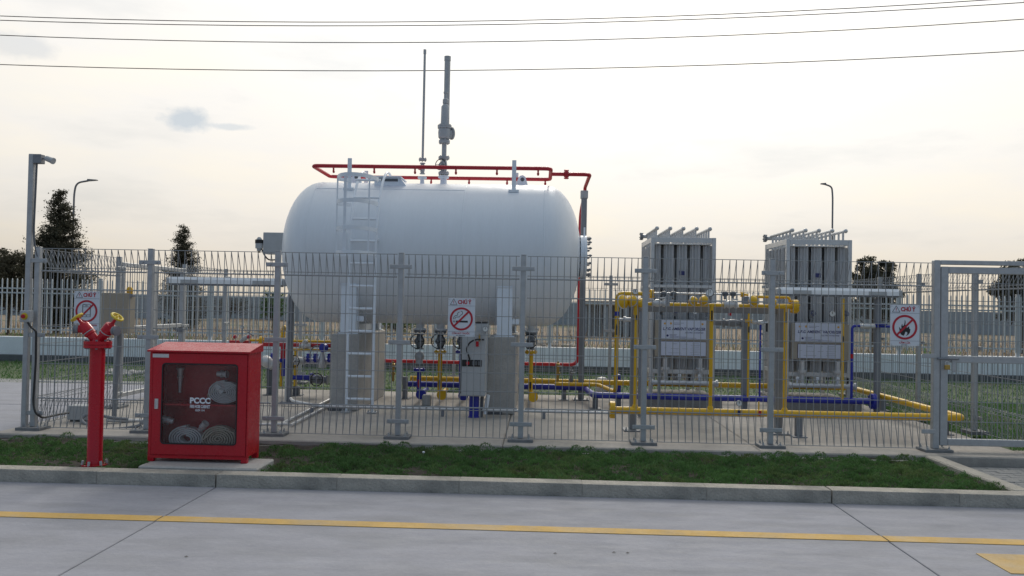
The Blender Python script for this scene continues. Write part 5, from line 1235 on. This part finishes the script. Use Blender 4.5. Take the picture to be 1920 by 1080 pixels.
batten(-5.15, -3.486, 11.3, 1.742, -3.428, 'long white weatherproof light fitting left of the tank', 'grey light post left of the tank')
batten(3.199, 4.867, 11.4, 1.747, 4.576, 'long white weatherproof light fitting right of the vaporizers', 'dark grey light post behind the no fire sign')

# ================================================================== unloading manifold behind the hose cabinet
UY = 12.2
um = thing('unloading_manifold', (-3.556, UY, .1), 'unloading pipes, valves and meters left of the tank', 'manifold')
def hp2(a, b, z, r, m, name='pipe', dy=0.0): MB().cyl((a, UY+dy, z), (b, UY+dy, z), r, 12).build(name, m, um)
def vp2(pos, r, m, name='pipe', dy=0.0): MB().cyl((pos[0], UY+dy, pos[1]), (pos[0], UY+dy, pos[2]), r, 12).build(name, m, um)
hp2(-4.293, -2.924, 0.901, .018, M_YEL); hp2(-4.164, -2.923, 0.843, .030, M_REDP); hp2(-3.636, -2.921, 0.774, .020, M_YEL); hp2(-4.031, -2.918, 0.608, .040, M_ALU, 'meter_pipe', .05); hp2(-3.738, -3.19, 0.365, .040, M_BLUE)
vp2((-3.789, 0.846, 0.626), .036, M_REDP); vp2((-3.768, 0.626, 0.382), .040, M_BLUE); vp2((-3.795, 1.067, 0.941), .032, M_YEL); vp2((-3.597, 0.779, 0.236), .026, M_YEL); vp2((-3.807, 0.578, 0.224), .022, M_YEL)
flange((-4.111, 12.18, 0.904), (1, 0, 0), .055, M_YEL, um, .018); flange((-3.936, 12.2, 0.646), (1, 0, 0), .075, M_BLUE, um, .02); flange((-3.403, 12.2, 0.657), (1, 0, 0), .07, M_BLUE, um, .02); flange((-3.3, 12.2, 0.659), (1, 0, 0), .07, M_BLUE, um, .018); flange((-3.093, 12.2, 0.664), (1, 0, 0), .07, M_BLUE, um, .018); flange((-3.356, 12.2, 0.367), (1, 0, 0), .07, M_BLUE, um, .018)
flange((-3.768, 12.2, 0.618), (0, 0, 1), .07, M_BLUE, um, .018)
MB().rev((-4.077, 12.1, 0.634), (1, .1, -.5), [(0, .05), (.05, .085), (.12, .085), (.17, .06), (.17, .08), (.20, .08)], 16).build('strainer', M_ALU, um)
gate_valve((-3.57, 12.15, 0.618), (1, 0, 0), (0, -1, 0), .045, um, M_ALU, M_BLACK, 1.9)
gate_valve((-3.21, 12.1, 0.348), (1, 0, 0), (0, -1, .1), .048, um, M_GREY, M_BLACK, 1.9)
gate_valve((-3.455, 12.2, 0.837), (1, 0, 0), (0, -.2, 1), .034, um, M_ALU, M_ALU, .8, 2.6, 2.4)
MB().rev((-3.201, 12.2, 0.512), (0, 0, 1), [(0, .05), (.05, .06), (.14, .05), (.22, .03), (.26, .03)], 14).build('flow_meter', M_ALU, um)
MB().rev((-3.163, 12.12, 0.816), (-.5, -1, 0), [(-.05, .045), (-.03, .062), (.03, .062), (.035, .052), (.036, 0)], 18).build('meter_head', M_BLUE, um)
MB().tube([(-3.203, 12.12, 0.83), (-3.282, 12.12, 0.844), (-3.352, 12.12, 0.788), (-3.374, 12.15, 0.684)], .010, 8, bend=.05).build('meter_cable', M_GREY, um)
gauge((-4.392, 12.15, 1.096), (0, -1, 0), .030, um, .10)
for p in ((-4.5, 12.15, 0.944), (-4.293, 12.15, 0.948)): MB().rev(p, (.5, -1, .2), [(0, .025), (.03, .03), (.05, .022), (.06, 0)], 12).build('hose_cap', M_REDP, um)
MB().rev((-4.419, 12.15, 0.883), (.8, 0, .5), [(0, .02), (.06, .035), (.15, .03), (.17, .02)], 10).build('quick_coupling', M_LGREY, um)
MB().cyl((-4.311, 12.15, 1.027), (-4.214, 12.15, 0.966), .010, 8).build('lever', M_GREY, um)
hp2(-4.597, -4.277, 0.873, .022, M_REDP)
MB().rev((-3.78, UY, 1.051), (0, 0, 1), [(0, .03), (.04, .035), (.07, .02), (.09, .0)], 10).build('relief_cap', M_BRASS, um)
for x, zt in ((-3.965, 0.527), (-3.576, 0.237)):
    MB().box((x-.045, UY-.045, .112), (x+.045, UY+.045, zt), .004).build('support_post', M_DGREY, um); MB().box((x-.09, UY-.09, .1), (x+.09, UY+.09, .112), .003).build('base_plate', M_DGREY, um)

# ================================================================== small yard fittings at left
bb = thing('beige_box', (-4.796, 9.3, 0.094), 'beige equipment box on a bent post behind the no phone sign', 'equipment box')
MB().box((-4.964, 9.25, 1.092), (-4.652, 9.42, 1.55), .006).build('housing', M_BEIGE, bb)
x = -4.886; MB().tube([(x, 9.46, .1), (x, 9.46, .45), (x+.035, 9.46, .85), (x+.035, 9.46, 1.5)], .028, 10, bend=.2).build('post', M_GREY, bb)
bc = thing('beacon', (-4.665, 9.3, 1.535), 'amber warning beacon at the corner of the beige box', 'beacon')
x, y, z = (-4.665, 9.3, 1.541)
MB().rev((x, y, z), (0, 0, 1), [(0, .036), (.012, .036), (.012, .030), (.035, .036), (.060, .034), (.078, .020), (.084, 0)], 16).build('lens', M_AMBER, bc)
MB().box((x-.055, y-.03, z-.035), (x+.05, y+.04, z-.001), .004).build('bracket', M_GREY, bc)
jb = thing('junction_box', (-5.159, 9.2, 0.099), 'grey junction box low behind the fence left of the hydrant', 'junction box')
MB().box((-5.261, 9.15, 0.119), (-5, 9.32, 0.279), .006).build('box', M_LGREY, jb)
MB().box((-5.249, 9.18, .1), (-5.018, 9.3, 0.113), .004).build('stand', M_DGREY, jb)
cd = thing('flexible_conduit', (-4.729, 9, 0.079), 'looping grey flexible conduit on the pad behind the hydrant', 'conduit')
MB().tube([(-4.267, 8.9, 0.173), (-4.288, 8.85, 0.122), (-4.449, 8.8, 0.092), (-4.679, 8.85, 0.079), (-4.929, 8.95, 0.099), (-5.051, 9.05, 0.146), (-5.026, 9.1, 0.187), (-4.876, 9.1, 0.196), (-4.755, 9.1, 0.164), (-4.594, 9.2, 0.136)], .018, 9, bend=.12).build('sheath', M_GREY, cd)
MB().cyl((-4.784, 9.1, 0.134), (-4.447, 9.3, 0.108), .022, 9).build('rigid_pipe', M_ALU, cd)
for i, (p, q, l) in enumerate([((-2.855, 9.145, 0.125), (-2.944, 12.422, 0.125), 'upper one of two conduits slanting back beside the left pier'), ((-2.73, 9.125, 0.125), (-2.778, 12.16, 0.125), 'lower one of two conduits slanting back beside the left pier'), ((-3.349, 8.95, 0.136), (-2.707, 8.95, 0.162), 'thin grey conduit low behind the post right of the hose cabinet')]):
    one(MB().cyl(p, q, .016, 8), 'conduit', M_ALU, l, 'conduit', p)
lp = thing('ground_conduit', (-1.3, 10.3, .17), 'long galvanised conduit running low across the front of the piers', 'conduit')
MB().tube([(-3.269, 10.9, 0.208), (-3.121, 10.5, 0.222), (-2.718, 10.3, .19), (0.869, 10.3, .19)], .018, 10, bend=.1).build('pipe', M_ALU, lp)
for x in (-2.818, -1.185, 0.069): MB().box((x-.02, 10.28, .1), (x+.02, 10.32, .172), .003).build('clip', M_GREY, lp)
tl = thing('conduit_riser', (-3.425, 11.2, 0.186), 'slim grey conduit clipped to the left light post', 'conduit')
x = -3.442; MB().tube([(x, 11.24, .14), (x, 11.24, 1.523), (x+.02, 11.26, 1.668)], .014, 8, bend=.03).build('pipe', M_ALU, tl)
for z in (.6, 1.2): MB().box((x-.02, 11.252, z-.01), (x+.02, 11.30, z+.01), .002).build('clip', M_GREY, tl)
